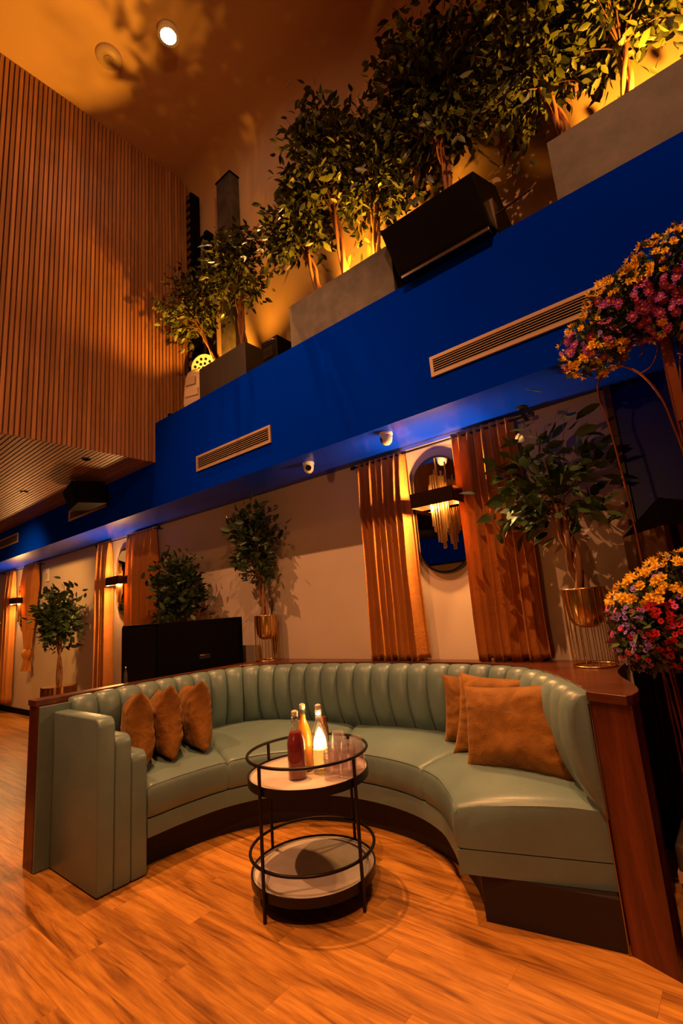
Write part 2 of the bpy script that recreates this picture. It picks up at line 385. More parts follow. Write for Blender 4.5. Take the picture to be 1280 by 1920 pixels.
# ------------------------------------------------------------------ banquette
BK = Curve([(-3.845, 1.33), (-3.85, 1.55), (-3.89, 2.0), (-3.93, 2.42), (-3.90, 2.82), (-3.74, 3.10), (-3.42, 3.26), (-3.0, 3.34), (-2.5, 3.38), (-2.0, 3.395), (-1.6, 3.385), (-1.34, 3.33), (-1.12, 3.19), (-0.94, 2.98), (-0.78, 2.74), (-0.655, 2.52)])
FR = Curve([(-3.12, 1.73), (-3.115, 2.0), (-3.07, 2.28), (-2.95, 2.52), (-2.77, 2.69), (-2.52, 2.80), (-2.28, 2.84), (-2.03, 2.83), (-1.80, 2.775), (-1.60, 2.67), (-1.46, 2.53), (-1.37, 2.42), (-1.32, 2.335)])
PL = Curve([(-3.25, 1.72), (-3.22, 2.06), (-3.14, 2.36), (-3.01, 2.58), (-2.82, 2.77), (-2.55, 2.89), (-2.3, 2.93), (-2.03, 2.92), (-1.77, 2.86), (-1.54, 2.75), (-1.40, 2.63), (-1.30, 2.50), (-1.235, 2.385)])
def shift(z): return z
sofa = thing('banquette_sofa', 'curved mint leather banquette sofa with upright channelled back and stepped left arm', 'sofa', (-2.3, 2.6, 0))
OFS = V((-2.3, 2.6, 0))
def rel(mb): mb.v = [(x - OFS.x, y - OFS.y, z) for x, y, z in mb.v]; return mb
pb = [(p.x, p.y) for p in [PL.at(i / 50) for i in range(51)]]
bb = [(p.x, p.y) for p in [BK.at(0.09 + 0.91 * i / 50) for i in range(51)]]
rel(MB().prism(pb + [(-0.66, 2.487)] + bb[::-1][1:] + [(-3.80, 1.72)], 0, 0.20)).obj('plinth', 'plinth', sofa)
tF = [0, FR.near((-3.07, 2.30)), FR.near((-2.43, 2.82)), FR.near((-1.75, 2.75)), 1]
tB = [BK.near((-3.87, 1.75)), BK.near((-3.92, 2.62)), BK.near((-2.75, 3.36)), BK.near((-1.50, 3.37)), 0.995]
def sect(i, u):
    f = FR.at(tF[i] + (tF[i + 1] - tF[i]) * u); b = BK.at(tB[i] + (tB[i + 1] - tB[i]) * u); return f, b
for i in range(4):
    rows = []; n = 22; base = []
    length = (tF[i + 1] - tF[i]) * FR.len + 0.001
    us = [0, 0.006 / length, 0.016 / length, 0.03 / length] + [0.03 / length + (1 - 0.06 / length) * k / n for k in range(1, n)] + [1 - 0.03 / length, 1 - 0.016 / length, 1 - 0.006 / length, 1]
    pip = []
    for u in us:
        f, b = sect(i, u); d = b - f; nn = d.normalized(); e = min(u, 1 - u) * length
        q = max(0, 1 - e / 0.03); drop = 0.022 * q * q; inn = 0.010 * q * q
        crown = 0.03 * math.sin(PI * min(1, max(0, u)))
        pr = [(0.03, 0.314), (0.002 + inn, 0.316), (-0.008 + inn, 0.335), (-0.014 + inn, 0.40), (-0.009 + inn, 0.465), (-0.001 + inn, 0.490 - drop), (0.008 + inn, 0.500 - drop), (0.03 + inn, 0.508 - drop)]
        r = [f + nn * a + V((0, 0, z)) for a, z in pr]
        for t, z in ((0.2, 0.526), (0.4, 0.540), (0.6, 0.548), (0.8, 0.55), (1.0, 0.54)):
            r.append(f + d * t + V((0, 0, z - drop + crown * math.sin(PI * min(1, t * 0.8 + 0.05)))))
        r.append(b + V((0, 0, 0.314)))
        rows.append(r); pip.append(f + nn * (0.002 + inn) + V((0, 0, 0.4965 - drop)))
        base.append([f + nn * a + V((0, 0, z)) for a, z in ((0.03, 0.202), (0.0, 0.204), (-0.002, 0.26), (0.0, 0.306), (0.03, 0.309))] + [b + V((0, 0, 0.309)), b + V((0, 0, 0.202))])
    mb = MB(); mb.grid(rows); m = len(rows[0])
    mb.add(rows[0], [tuple(range(m))]); mb.add(rows[-1], [tuple(range(m - 1, -1, -1))])
    cu = rel(mb).obj('seat_cushion', 'mint', sofa, smooth=40, weld=True)
    rel(MB().tube(pip, 0.0032, 6)).obj('piping', 'mint', cu, smooth=60)
    mb = MB(); mb.grid(base, True); m = len(base[0]); mb.add(base[0], [tuple(range(m))]); mb.add(base[-1], [tuple(range(m - 1, -1, -1))])
    rel(mb).obj('seat_base', 'mint', sofa, smooth=40, weld=True)
# channels of the back
t0 = BK.near((-3.85, 1.53)); NC = 30
prof = [(0.0, 1.034), (0.04, 1.038), (0.075, 1.030), (0.10, 1.005), (0.118, 0.96), (0.128, 0.89), (0.13, 0.81), (0.122, 0.74), (0.102, 0.66), (0.075, 0.60), (0.045, 0.55), (0.01, 0.50)]
for i in range(NC):
    a = t0 + (1 - t0) * i / NC; b = t0 + (1 - t0) * (i + 1) / NC; rows = []
    for u in (0, 0.03, 0.09, 0.2, 0.35, 0.5, 0.65, 0.8, 0.91, 0.97, 1):
        t = a + (b - a) * u; p = BK.at(t); nn = BK.nrm(t); e = abs(u - 0.5) * 2; pu = 0.034 * e ** 3.0 + (0.012 if e > 0.99 else 0)
        rows.append([p + nn * (d - pu * min(1, d / 0.06)) + V((0, 0, z - (0.014 * e ** 4 if k < 4 else 0))) for k, (d, z) in enumerate(prof)])
    mb = MB(); mb.grid(rows); m = len(rows[0]); mb.add(rows[0], [tuple(range(m))]); mb.add(rows[-1], [tuple(range(m - 1, -1, -1))])
    rel(mb).obj('back_channel', 'mint', sofa, smooth=55, weld=True)
# stepped arm
for i, zt in enumerate((0.958, 0.835, 0.715)):
    y0 = 1.42 + i * 0.103
    mb = MB(); prf = [(-3.797, 0.006), (-3.122, 0.006), (-3.122, zt - 0.055), (-3.128, zt - 0.03), (-3.145, zt - 0.010), (-3.17, zt), (-3.797, zt)]
    vs = [(x, y0 + 0.001, z) for x, z in prf] + [(x, y0 + 0.102, z) for x, z in prf]; n = len(prf)
    mb.add(vs, [tuple(range(n)), tuple(range(2 * n - 1, n - 1, -1))] + [((k + 1) % n, k, n + k, n + (k + 1) % n) for k in range(n)])
    rel(mb).obj('arm_step', 'mint', sofa, smooth=35, bevel=0.012, bseg=3, weld=True)
rel(MB().box((-3.817, 1.335, 0.004), (-3.797, 1.75, 1.003))).obj('side_panel', 'mint', sofa, bevel=0.003)
# mahogany surround
sur = thing('banquette_surround', 'mahogany surround behind the mint sofa: end panels, rail and deep ledge under the plants', 'panelling', (-2.3, 2.6, 0))
inner = [(p.x, p.y) for p in [BK.at(i / 90) for i in range(91)]]
notch = catmull([(-0.462, 2.44, 0), (-0.455, 2.56, 0), (-0.50, 2.72, 0), (-0.585, 2.92, 0), (-0.64, 3.12, 0), (-0.655, 3.35, 0), (-0.655, 3.548, 0)], 8)
top = inner + [(-0.655, 2.475), (-0.48, 2.41)] + [(p.x, p.y) for p in notch] + [(-3.985, 3.548), (-3.985, 1.325), (-3.845, 1.325)]
rel(MB().prism(top, 1.005, 1.045)).obj('ledge_top', 'mahogany_top', sur, bevel=0.002, bseg=1)
inner2 = [(p.x + 0, p.y) for p in [BK.at(0.01 + 0.985 * i / 60) for i in range(61)]]
sh = lambda p, t: p - BK.nrm(t) * 0.006
inner2 = [(sh(BK.at(0.06 + 0.935 * i / 60), 0.06 + 0.935 * i / 60)) for i in range(61)]
inner2 = [(p.x, p.y) for p in inner2]
body = inner2 + [(-0.648, 2.49), (-0.468, 2.425)] + [(p.x - 0.008, p.y) for p in notch[2:]] + [(-3.975, 3.545), (-3.975, 1.333), (-3.819, 1.333), (-3.819, 1.6)]
rel(MB().prism([(x, y) for x, y in body], 0.0, 1.004)).obj('end_panel', 'mahogany', sur)
rel(MB().tube([(-0.654, 2.483, 0.005), (-0.654, 2.483, 0.99)], 0.004, 6)).obj('edge_strip', 'chrome_dark', sur, smooth=60)

# ------------------------------------------------------------------ cushions
def pillow(name, corners, th, label, seed, group, pinch=0.10):
    c = [V(p) for p in corners]  # bl, br, tr, tl
    ctr = sum(c, V()) / 4; nn = ((c[1] - c[0]).cross(c[3] - c[0])).normalized(); n = 30; rr = random.Random(seed); off = V((rr.random() * 50, seed * 3.1, 0))
    def P(u, v, s):
        uu = u * (1 - pinch * (1 - abs(v) ** 2.2) * (abs(u) ** 3)); vv = v * (1 - pinch * (1 - abs(u) ** 2.2) * (abs(v) ** 3))
        a, b = (uu + 1) / 2, (vv + 1) / 2
        p = c[0].lerp(c[1], a).lerp(c[3].lerp(c[2], a), b)
        t = max(0, (1 - u ** 4) * (1 - v ** 4)) ** 0.62 * th / 2
        edge = max(abs(u), abs(v)); wr = noise.noise(V((u * 2.6, v * 2.6, s * 4)) + off) * 0.016 * (1 - edge ** 6)
        ang = math.atan2(v, u); wr += 0.0055 * math.sin(ang * 15 + seed + 9 * noise.noise(V((u, v, s)) * 2 + off)) * (edge ** 2) * (1 - edge ** 8) * 1.6
        return p + nn * s * (t + wr * (1 if t > 0.002 else 0)) - ctr
    mb = MB()
    for s in (1, -1):
        rows = [[P(-1 + 2 * i / n, -1 + 2 * j / n, s) for i in range(n + 1)] for j in range(n + 1)]
        if s < 0: rows = [r[::-1] for r in rows]
        mb.grid(rows)
    o = mb.obj('cushion', 'rust_velvet', smooth=80, weld=True); o.location = ctr
    tag(o, label, 'cushion', group)
    return o
gl = 'rust velvet cushions on the left wing'; gr = 'rust velvet cushions on the right wing'
def leftp(x, y, rot, tilt, label, seed):
    ct = V((x, y, 0.768)); R = Matrix.Rotation(rot, 3, 'Z') @ Matrix.Rotation(tilt, 3, 'Y')
    hw = 0.250; cs = [ct + R @ V((a * hw, 0, b * (hw + 0.005))) for a, b in ((-1, -1), (1, -1), (1, 1), (-1, 1))]
    pillow('cushion', cs, 0.19, label, seed, gl, 0.15)
leftp(-3.50, 1.86, math.radians(-22), math.radians(-9), 'rust velvet cushion next to the stepped left arm, nearest of three', 3)
leftp(-3.52, 2.09, math.radians(-20), math.radians(-9), 'rust velvet cushion in the middle of the three on the left wing', 5)
leftp(-3.50, 2.33, math.radians(-18), math.radians(-8), 'rust velvet cushion furthest from the left arm, beside the bare seat', 8)
pillow('cushion', [(-1.78, 3.13, 0.545), (-1.40, 3.24, 0.545), (-1.33, 3.32, 0.97), (-1.80, 3.23, 0.985)], 0.14, 'rust velvet cushion hidden behind two others on the right wing', 11, gr)
pillow('cushion', [(-1.64, 2.98, 0.535), (-1.17, 3.10, 0.54), (-1.12, 3.20, 0.985), (-1.60, 3.11, 1.02)], 0.15, 'rust velvet cushion in the middle of the right group, sandwiched between two', 14, gr)
pillow('cushion', [(-1.46, 2.80, 0.53), (-0.82, 2.76, 0.535), (-0.90, 2.90, 1.01), (-1.48, 2.92, 0.965)], 0.17, 'large rust velvet cushion standing in front of the right group', 17, gr, 0.07)

# ------------------------------------------------------------------ drinks trolley
CT = V((-2.125, 2.155, 0)); A0 = math.atan2(1.80 - CT.y, -2.14 - CT.x)
tr = thing('drinks_trolley', 'round two-tier black metal drinks trolley with stone trays in front of the sofa', 'trolley', CT)
for k in range(4):
    a = A0 + k * PI / 2; p = (0.352 * math.cos(a), 0.352 * math.sin(a))
    MB().tube([(p[0], p[1], 0.0), (p[0], p[1], 0.715)], 0.0095, 10).obj('leg', 'black_metal', tr, smooth=60)
def ring(r, z, t, nm):
    MB().tube([(r * math.cos(2 * PI * k / 64), r * math.sin(2 * PI * k / 64), z) for k in range(64)], t, 8, closed=True).obj(nm, 'black_metal', tr, smooth=60)
ring(0.343, 0.717, 0.0085, 'guard_ring'); ring(0.343, 0.228, 0.0085, 'guard_ring')
for z in (0.60, 0.115):
    t = MB().lathe([(0.335, -0.028), (0.343, -0.026), (0.343, 0.018), (0.337, 0.018), (0.334, 0.010), (0.334, -0.02), (0.1, -0.02), (0.0, -0.02)], (0, 0, z), 64).obj('tray', 'black_metal', tr, smooth=40)
    MB().lathe([(0.0, -0.015), (0.333, -0.015), (0.333, 0.010), (0.325, 0.0105), (0.322, 0.006), (0.0, 0.006)], (0, 0, z), 64).obj('tray_top', 'tray_stone', t, smooth=40)
TZ = 0.6065
def bottle(name, x, y, h, label, liquid, lev, group='swing-top bottles on the trolley', r=0.036, rz=0.6):
    b = thing(name, label, 'bottle', (x, y, TZ), rz, group); s = h / 0.34
    pr = [(0.0, 0.002), (r * 0.9, 0.0), (r, 0.008), (r, 0.17 * s), (r * 0.93, 0.20 * s), (r * 0.68, 0.235 * s), (r * 0.42, 0.265 * s), (r * 0.36, 0.30 * s), (r * 0.40, 0.303 * s), (r * 0.40, 0.318 * s), (r * 0.28, 0.32 * s)]
    inn = [(max(0, a - 0.0025), z) for a, z in pr[::-1][:-1]] + [(r * 0.85, 0.006), (0, 0.008)]
    MB().lathe(pr + inn, (0, 0, 0), 28).obj('glass_body', 'glass', b, smooth=50)
    if liquid:
        lp = [(0, 0.010), (r - 0.0035, 0.010)]; 
        for (a, z) in pr[3:9]:
            if z < lev * s: lp.append((a - 0.0032, z))
        # level
        for (a, z), (a2, z2) in zip(pr, pr[1:]):
            if z <= lev * s < z2: q = (lev * s - z) / (z2 - z); lp.append((a + (a2 - a) * q - 0.0032, lev * s))
        lp.append((0, lev * s)); MB().lathe(lp, (0, 0, 0), 28).obj('drink', liquid, b, smooth=50)
    MB().lathe([(0, 0.316 * s), (r * 0.30, 0.316 * s), (r * 0.36, 0.325 * s), (r * 0.36, 0.342 * s), (r * 0.2, 0.348 * s), (0, 0.348 * s)], (0, 0, 0), 16).obj('stopper', 'stopper', b, smooth=50)
    mb = MB()
    for sg in (1, -1): mb.tube([(0, sg * r * 0.36, 0.29 * s), (sg * 0.002, sg * r * 0.62, 0.30 * s), (0, sg * r * 0.5, 0.325 * s), (0, sg * r * 0.1, 0.338 * s)], 0.0016, 6)
    mb.tube([(r * 0.44 * math.cos(2 * PI * k / 20), r * 0.44 * math.sin(2 * PI * k / 20), 0.292 * s) for k in range(20)], 0.0014, 6, closed=True)
    mb.obj('wire_bail', 'chrome_dark', b, smooth=60)
    return b
bottle('swing_top_bottle', -2.085, 2.030, 0.345, 'swing-top glass bottle of dark red juice at the front of the trolley', 'red_liquid', 0.235, r=0.052)
bottle('swing_top_bottle', -2.140, 2.148, 0.355, 'swing-top glass bottle of orange juice behind the red one', 'orange_liquid', 0.29, r=0.049)
cb = bottle('swing_top_bottle', -2.030, 2.165, 0.355, 'clear swing-top bottle glowing with a lit candle, beside the red juice', None, 0, r=0.048)
MB().lathe([(0, 0.03), (0.041, 0.03), (0.042, 0.06), (0.042, 0.125), (0.0, 0.125)], (0, 0, 0), 24).obj('candle', 'candle_wax', cb, smooth=50)
MB().lathe([(0, 0.127), (0.036, 0.13), (0.038, 0.145), (0.034, 0.17), (0.024, 0.20), (0.012, 0.225), (0, 0.24)], (0, 0, 0), 16).obj('flame', 'flame', cb, smooth=60)
point('candle_light', (-2.030, 2.165, TZ + 0.31), 2.6, (1.0, 0.55, 0.2), 0.02)
ab = thing('amber_bottle', 'brown amber glass bottle standing behind the candle bottle', 'bottle', (-2.115, 2.29, TZ))
MB().lathe([(0, 0), (0.03, 0), (0.032, 0.01), (0.032, 0.20), (0.026, 0.225), (0.022, 0.235), (0.0, 0.236)], (0, 0, 0), 24).obj('glass_body', 'amber_glass', ab, smooth=45)
MB().lathe([(0.0, 0.236), (0.023, 0.236), (0.023, 0.262), (0, 0.262)], (0, 0, 0), 16).obj('cap', 'copper', ab, smooth=45)
# tumblers in stacks
def tumbler():
    t = thing('tumbler', 'clear ribbed tumbler', 'glass', (0, 0, 0), 0, 'stacked glass tumblers on the trolley')
    seg = 20; pr = [(0.0, 0.0), (0.032, 0.0), (0.035, 0.006), (0.040, 0.04), (0.0445, 0.085), (0.0432, 0.0855), (0.039, 0.045), (0.033, 0.012), (0.0, 0.011)]
    MB().lathe(pr, (0, 0, 0), seg).obj('glass_body', 'thin_glass', t, smooth=35)
    return t
tb = tumbler(); first = True
stk = [(-1.905, 2.112, '', 'the stack nearest the candle bottle'), (-1.838, 2.178, '', 'the stack against the trolley guard ring'), (-1.930, 2.212, '', 'the tallest stack at the back'), (-1.855, 2.272, '', 'the stack at the rear right')]
pos_words = ['at the bottom', 'second up', 'in the middle', 'second from the top', 'on top']
for (x, y_, nm, desc), n in zip(stk, (4, 4, 5, 4)):
    for k in range(n):
        wds = {4: ['at the bottom', 'second up', 'third up', 'on top'], 5: pos_words}[n][k]
        lb = 'clear ribbed tumbler %s of %s' % (wds, desc)
        # stacked upside down
        if first: o = tb; first = False; o['label'] = lb
        else: o = dup(tb, label=lb)
        o.location = (x, y_, TZ + 0.0858 + 0.032 * k); o.rotation_euler = (PI, 0, k * 0.7)
g = thing('tumbler', 'single small clear tumbler standing between the candle bottle and the stacks', 'glass', (-2.015, 2.275, TZ))
MB().lathe([(0, 0), (0.022, 0), (0.024, 0.004), (0.033, 0.10), (0.0315, 0.10), (0.0225, 0.008), (0, 0.008)], (0, 0, 0), 20).obj('glass_body', 'thin_glass', g, smooth=40)
lb_ = bottle('swing_top_bottle', -3.92, 1.97, 0.30, 'empty clear swing-top bottle on the rail beside the loudspeaker', None, 0, group='swing-top bottle on the rail', r=0.034)
lb_.location = (-3.93, 1.99, 1.0455); lb_.scale = (0.42, 0.42, 0.42)

# ------------------------------------------------------------------ curtains, mirrors and wall lights
def curtain(label, x0, x1, z0, z1, seed, group, Y=3.45, folds=None, waist=None, flare=0.0, knot=None):
    rr = random.Random(seed); wd = x1 - x0; nf = folds or max(5, int(wd / 0.062)); nx = nf * 10; nz = 36
    ph = [rr.uniform(-0.6, 0.6) for _ in range(nf + 2)]; am = [rr.uniform(0.6, 1.2) for _ in range(nf + 2)]
    rows = []; cx = (x0 + x1) / 2
    for j in range(nz + 1):
        v = j / nz; z = z1 + (z0 - z1) * v; r = []
        wsc = 1.0
        if knot and z < knot[1]:
            q = min(1, (knot[1] - z) / (knot[1] - knot[0])); wsc = 1 - 0.78 * q ** 1.2
        elif waist: wsc = 1 - waist * math.sin(PI * min(1, v * 1.1)) ** 1.0
        for i in range(nx + 1):
            u = i / nx; fidx = u * nf; k = int(fidx); a = am[k] * (1 - (fidx - k)) + am[k + 1] * (fidx - k); p = ph[k] * (1 - (fidx - k)) + ph[k + 1] * (fidx - k)
            amp = (0.020 + 0.036 * min(1, v * 4)) * a * (0.5 + 0.5 * wsc)
            if v < 0.035: amp *= 0.7
            s = math.sin(2 * PI * fidx + p * (0.4 + v)); yv = Y - amp * (s + 0.3 * math.sin(4 * PI * fidx + p * 3))
            xx = cx + (u - 0.5) * wd * wsc * (1 + flare * v) + 0.012 * math.cos(2 * PI * fidx) * min(1, v * 3) + 0.01 * noise.noise(V((u * 5, v * 3, seed)))
            zz = z + (0.012 * math.sin(fidx * 3.1 + seed) if j == nz else 0)
            r.append((xx - cx, yv - Y, zz))
        rows.append(r)
    t = thing('curtain', label, 'curtain', (cx, Y, 0), 0, group)
    mb = MB(); mb.grid(rows); o = mb.obj('drape', 'curtain_velvet', t, smooth=80)
    sm = o.modifiers.new('solid', 'SOLIDIFY'); sm.thickness = 0.004
    if knot:
        mb = MB(); rows = []
        for j in range(13):
            v = j / 12; z = knot[0] + 0.03 - v * 0.40; rad = 0.075 + 0.045 * math.sin(PI * min(1, v * 2.2)) if v < 0.45 else 0.065 + 0.09 * (v - 0.45)
            rows.append([(rad * (1 + 0.22 * math.sin(a * 5 + v * 6)) * math.cos(a), 0.7 * rad * (1 + 0.22 * math.sin(a * 5 + v * 6)) * math.sin(a), z) for a in [2 * PI * k / 28 for k in range(28)]])
        mb.grid(rows, True); mb.obj('knot', 'curtain_velvet', t, smooth=80)
    return t
def rod(x0, x1, label, Y=3.45, z=2.755):
    t = thing('curtain_rod', label, 'curtain rod', ((x0 + x1) / 2, Y, z), 0, 'black curtain rods'); h = (x1 - x0) / 2
    MB().tube([(-h, 0, 0), (h, 0, 0)], 0.009, 10).obj('pole', 'black_metal', t, smooth=60)
    for s in (-1, 1):
        MB().lathe([(0, -0.025), (0.016, -0.02), (0.018, 0.0), (0.016, 0.02), (0, 0.025)], (0, 0, 0), 12).obj('finial', 'black_metal', t, smooth=60)
        C.objects[-1].location = (s * h, 0, 0); C.objects[-1].rotation_euler = (0, PI / 2, 0)
        MB().tube([(s * (h - 0.06), 0, 0.0), (s * (h - 0.06), 0.10, 0)], 0.006, 8).obj('bracket', 'black_metal', t, smooth=60)
def pill(rx, rz, n=48):
    out = []
    for k in range(n):
        a = 2 * PI * k / n; c, s = math.cos(a), math.sin(a)
        out.append((rx * c, (rz - rx) * (1 if s > 1e-9 else -1 if s < -1e-9 else 0) + rx * s))
    return out
def mirror(x, z, label, group='capsule wall mirrors'):
    t = thing('wall_mirror', label, 'mirror', (x, WY, z), 0, group)
    for nm, rx, rz, y0, y1, mt in (('mirror_frame', 0.245, 0.485, -0.045, -0.012, 'black_metal'), ('mirror_pane', 0.225, 0.465, -0.049, -0.043, 'mirror_glass'), ('mount', 0.15, 0.30, -0.012, 0.0, 'black')):
        P = pill(rx, rz); n = len(P); vs = [(a, y0, b) for a, b in P] + [(a, y1, b) for a, b in P]
        MB().add(vs, [tuple(range(n)), tuple(range(2 * n - 1, n - 1, -1))] + [((k + 1) % n, k, n + k, n + (k + 1) % n) for k in range(n)]).obj(nm, mt, t)
def sconce(x, z, label, watt, group='gold box wall lights'):
    t = thing('wall_light', label, 'wall light', (x, 3.37, z), 0, group)
    w2, d2, h2 = 0.185, 0.085, 0.058
    mb = MB()
    for a, b in (((-w2, -d2, -h2), (w2, -d2 + 0.003, h2)), ((-w2, d2 - 0.003, -h2), (w2, d2, h2)), ((-w2, -d2, -h2), (-w2 + 0.003, d2, h2)), ((w2 - 0.003, -d2, -h2), (w2, d2, h2))): mb.box(a, b)
    mb.obj('shade', 'bronze_shade', t)
    rr = random.Random(int(abs(x) * 10)); k = 0
    for i in range(11):
        xx = -0.075 + 0.15 * i / 10; top = 0.10 + 0.20 * max(0, 1 - abs(i - 5) / 6.0) * rr.uniform(0.5, 1.25); bot = -0.16 - 0.27 * max(0, 1 - abs(i - 5) / 6.0) * rr.uniform(0.7, 1.1)
        yo = 0.035 + rr.uniform(-0.014, 0.014)
        MB().box((xx - 0.0062, yo - 0.006, bot), (xx + 0.0062, yo + 0.006, top)).obj('tube_bar', 'gold_tube', t, bevel=0.002, bseg=1)
    MB().box((-0.04, 0.055, -0.05), (0.04, 0.130, 0.05)).obj('mount', 'black_metal', t)
    for s in (-1, 1):
        MB().lathe([(0, -0.03), (0.012, -0.022), (0.016, 0.0), (0.012, 0.022), (0, 0.03)], (s * 0.11, -0.02, 0), 12).obj('bulb', 'bulb', t, smooth=60)
        for dz in (-0.045, 0.045): point('wall_light_bulb', (x + s * 0.11, 3.37 - 0.02, z + dz), watt * 0.5, (1.0, 0.46, 0.14), 0.015)
M['bronze_shade'] = mat('bronze_shade', (0.10, 0.055, 0.028), 0.22, metal=0.9)
gc = 'rust velvet curtains along the back wall'
curtain('rust velvet curtain left of the nearest mirror and wall light', -2.54, -2.03, 1.055, 2.775, 3, gc, waist=0.06)
curtain('rust velvet curtain right of the nearest mirror, behind the leafy plant', -1.60, -1.10, 1.055, 2.785, 9, gc, waist=0.0)
curtain('rust velvet curtain left of the second wall light', -7.72, -7.30, 0.03, 2.785, 13, gc, waist=0.12)
curtain('rust velvet curtain hanging behind the loudspeaker', -6.80, -6.02, 0.03, 2.785, 17, gc, folds=9)
curtain('full length rust velvet curtain at the far left of the wall', -11.98, -11.42, 0.2, 2.80, 23, gc, waist=0.0)
curtain('rust velvet curtain tied up in a knot at the far left', -10.88, -10.2, 1.18, 2.80, 29, gc, knot=(1.18, 2.5))
rod(-2.60, -0.97, 'black curtain rod above the nearest mirror'); rod(-7.8, -5.95, 'black curtain rod behind the loudspeaker'); rod(-12.1, -10.1, 'black curtain rod at the far left')
mirror(-1.80, 2.19, 'capsule shaped wall mirror between the nearest curtains')
mirror(-6.98, 2.13, 'capsule wall mirror behind the second wall light'); mirror(-11.05, 2.1, 'capsule wall mirror at the far left')
sconce(-1.75, 2.285, 'gold box wall light with hanging tubes between the nearest curtains', 60)
sconce(-6.92, 2.13, 'gold box wall light above the loudspeaker, second along the wall', 60)
sconce(-10.95, 2.12, 'gold box wall light furthest along the wall', 60)

# ------------------------------------------------------------------ bulkhead fittings
def vent(x0, x1, z0, z1, label, Y=FY):
    t = thing('air_vent', label, 'vent', ((x0 + x1) / 2, Y, (z0 + z1) / 2), 0, 'slatted air vents in the blue bulkhead'); h = (x1 - x0) / 2; v = (z1 - z0) / 2; b = 0.024
    mb = MB().box((-h, -0.014, v - b), (h, 0, v)).box((-h, -0.014, -v), (h, 0, -v + b)).box((-h, -0.014, -v + b), (-h + b, 0, v - b)).box((h - b, -0.014, -v + b), (h, 0, v - b))
    mb.obj('frame', 'vent_metal', t); MB().box((-h + b, -0.001, -v + b), (h - b, 0.0005, v - b)).obj('backing', 'black_gap', t)
    n = 6; m_ = MB().add([(-h + b, -0.012, -0.004), (h - b, -0.012, -0.004), (h - b, -0.002, 0.004), (-h + b, -0.002, 0.004), (-h + b, -0.012, -0.001), (h - b, -0.012, -0.001), (h - b, -0.002, 0.007), (-h + b, -0.002, 0.007)],
                         [(0, 3, 2, 1), (4, 5, 6, 7), (0, 1, 5, 4), (1, 2, 6, 5), (2, 3, 7, 6), (3, 0, 4, 7)]).mesh('louvre', 'vent_metal')
    for k in range(n):
        o = link('louvre', m_, t); o.location = (0, 0, -v + b + (2 * v - 2 * b) * (k + 0.5) / n - 0.002)
vent(-1.435, -0.10, 3.035, 3.185, 'long slatted air vent partly behind the flowers')
vent(-4.26, -3.10, 3.03, 3.20, 'slatted air vent in the blue bulkhead above the left ledge plant')
vent(-7.48, -6.30, 3.05, 3.21, 'slatted air vent under the wooden balcony, behind a loudspeaker')
vent(-10.9, -9.58, 3.05, 3.22, 'slatted air vent at the far left under the wooden balcony')
def domecam(x, y, rot, label):
    t = thing('security_camera', label, 'camera', (x, y, ZS), rot, 'dome cameras under the bulkhead')
    MB().lathe([(0, 0), (0.052, 0), (0.052, -0.018), (0.048, -0.022), (0, -0.022)][::-1], (0, 0, 0), 24).obj('base', 'white_plastic', t, smooth=50)
    MB().lathe([(0.046, -0.022), (0.047, -0.045), (0.040, -0.075), (0.024, -0.094), (0, -0.10)][::-1], (0, 0, 0), 24).obj('dome', 'white_plastic', t, smooth=60)
    o = MB().lathe([(0, 0.0), (0.024, 0.0), (0.026, 0.012), (0, 0.014)], (0, 0, 0), 20).obj('lens', 'lens', t, smooth=40)
    o.location = (0.034, 0, -0.058); o.rotation_euler = (0, math.radians(105), 0)
domecam(-2.85, 3.12, math.radians(-50), 'white dome camera further from the window, lens facing the room')
domecam(-1.95, 3.05, math.radians(-140), 'white dome camera in the blue glow left of the nearest mirror')
# speaker under the balcony
def cab(name, label, cat, pts_bottom, pts_top, mt='black', group=None, grille=None):
    t = thing(name, label, cat, tuple(sum(p[i] for p in pts_bottom) / 4 for i in (0, 1, 2)), 0, group); c = t.location.copy()
    vs = [V(p) - c for p in pts_bottom + pts_top]
    MB().add(vs, [(0, 3, 2, 1), (4, 5, 6, 7), (0, 1, 5, 4), (1, 2, 6, 5), (2, 3, 7, 6), (3, 0, 4, 7)]).obj('cabinet', mt, t, bevel=0.006)
    return t, c
t, c = cab('loudspeaker', 'small black loudspeaker on the blue bulkhead below the wooden balcony', 'loudspeaker',
           [(-6.55, 2.55, 3.0), (-6.05, 2.45, 3.0), (-6.0, 2.78, 3.02), (-6.5, 2.80, 3.02)], [(-6.65, 2.50, 3.27), (-6.08, 2.38, 3.27), (-6.0, 2.75, 3.3), (-6.5, 2.82, 3.3)], group='black loudspeakers')
MB().box((-6.3 - c.x, 2.76 - c.y, 3.1 - c.z), (-6.2 - c.x, 2.914 - c.y, 3.2 - c.z)).obj('bracket', 'black_metal', t)
MB().add([V(p) - c for p in ((-6.54, 2.540, 3.02), (-6.07, 2.444, 3.02), (-6.10, 2.376, 3.25), (-6.63, 2.488, 3.25))], [(0, 1, 2, 3)]).obj('grille', 'speaker_grille', t)
for x, y_, lb in ((-5.42, 2.27, 'black recessed downlight in the slatted balcony underside, nearer one'), (-7.2, 2.23, 'black recessed downlight in the slatted balcony underside, further one')):
    t = thing('downlight', lb, 'ceiling light', (x, y_, ZB), 0, 'downlights in the slatted underside')
    MB().lathe([(0, -0.004), (0.03, -0.004), (0.034, -0.010), (0.046, -0.008), (0.046, 0.0), (0, 0.0)], (0, 0, 0), 20).obj('rim', 'black', t, smooth=40)
    MB().lathe([(0, -0.012), (0.022, -0.012), (0.022, -0.004), (0, -0.004)], (0, 0, 0), 16).obj('lens', 'lens', t, smooth=40)

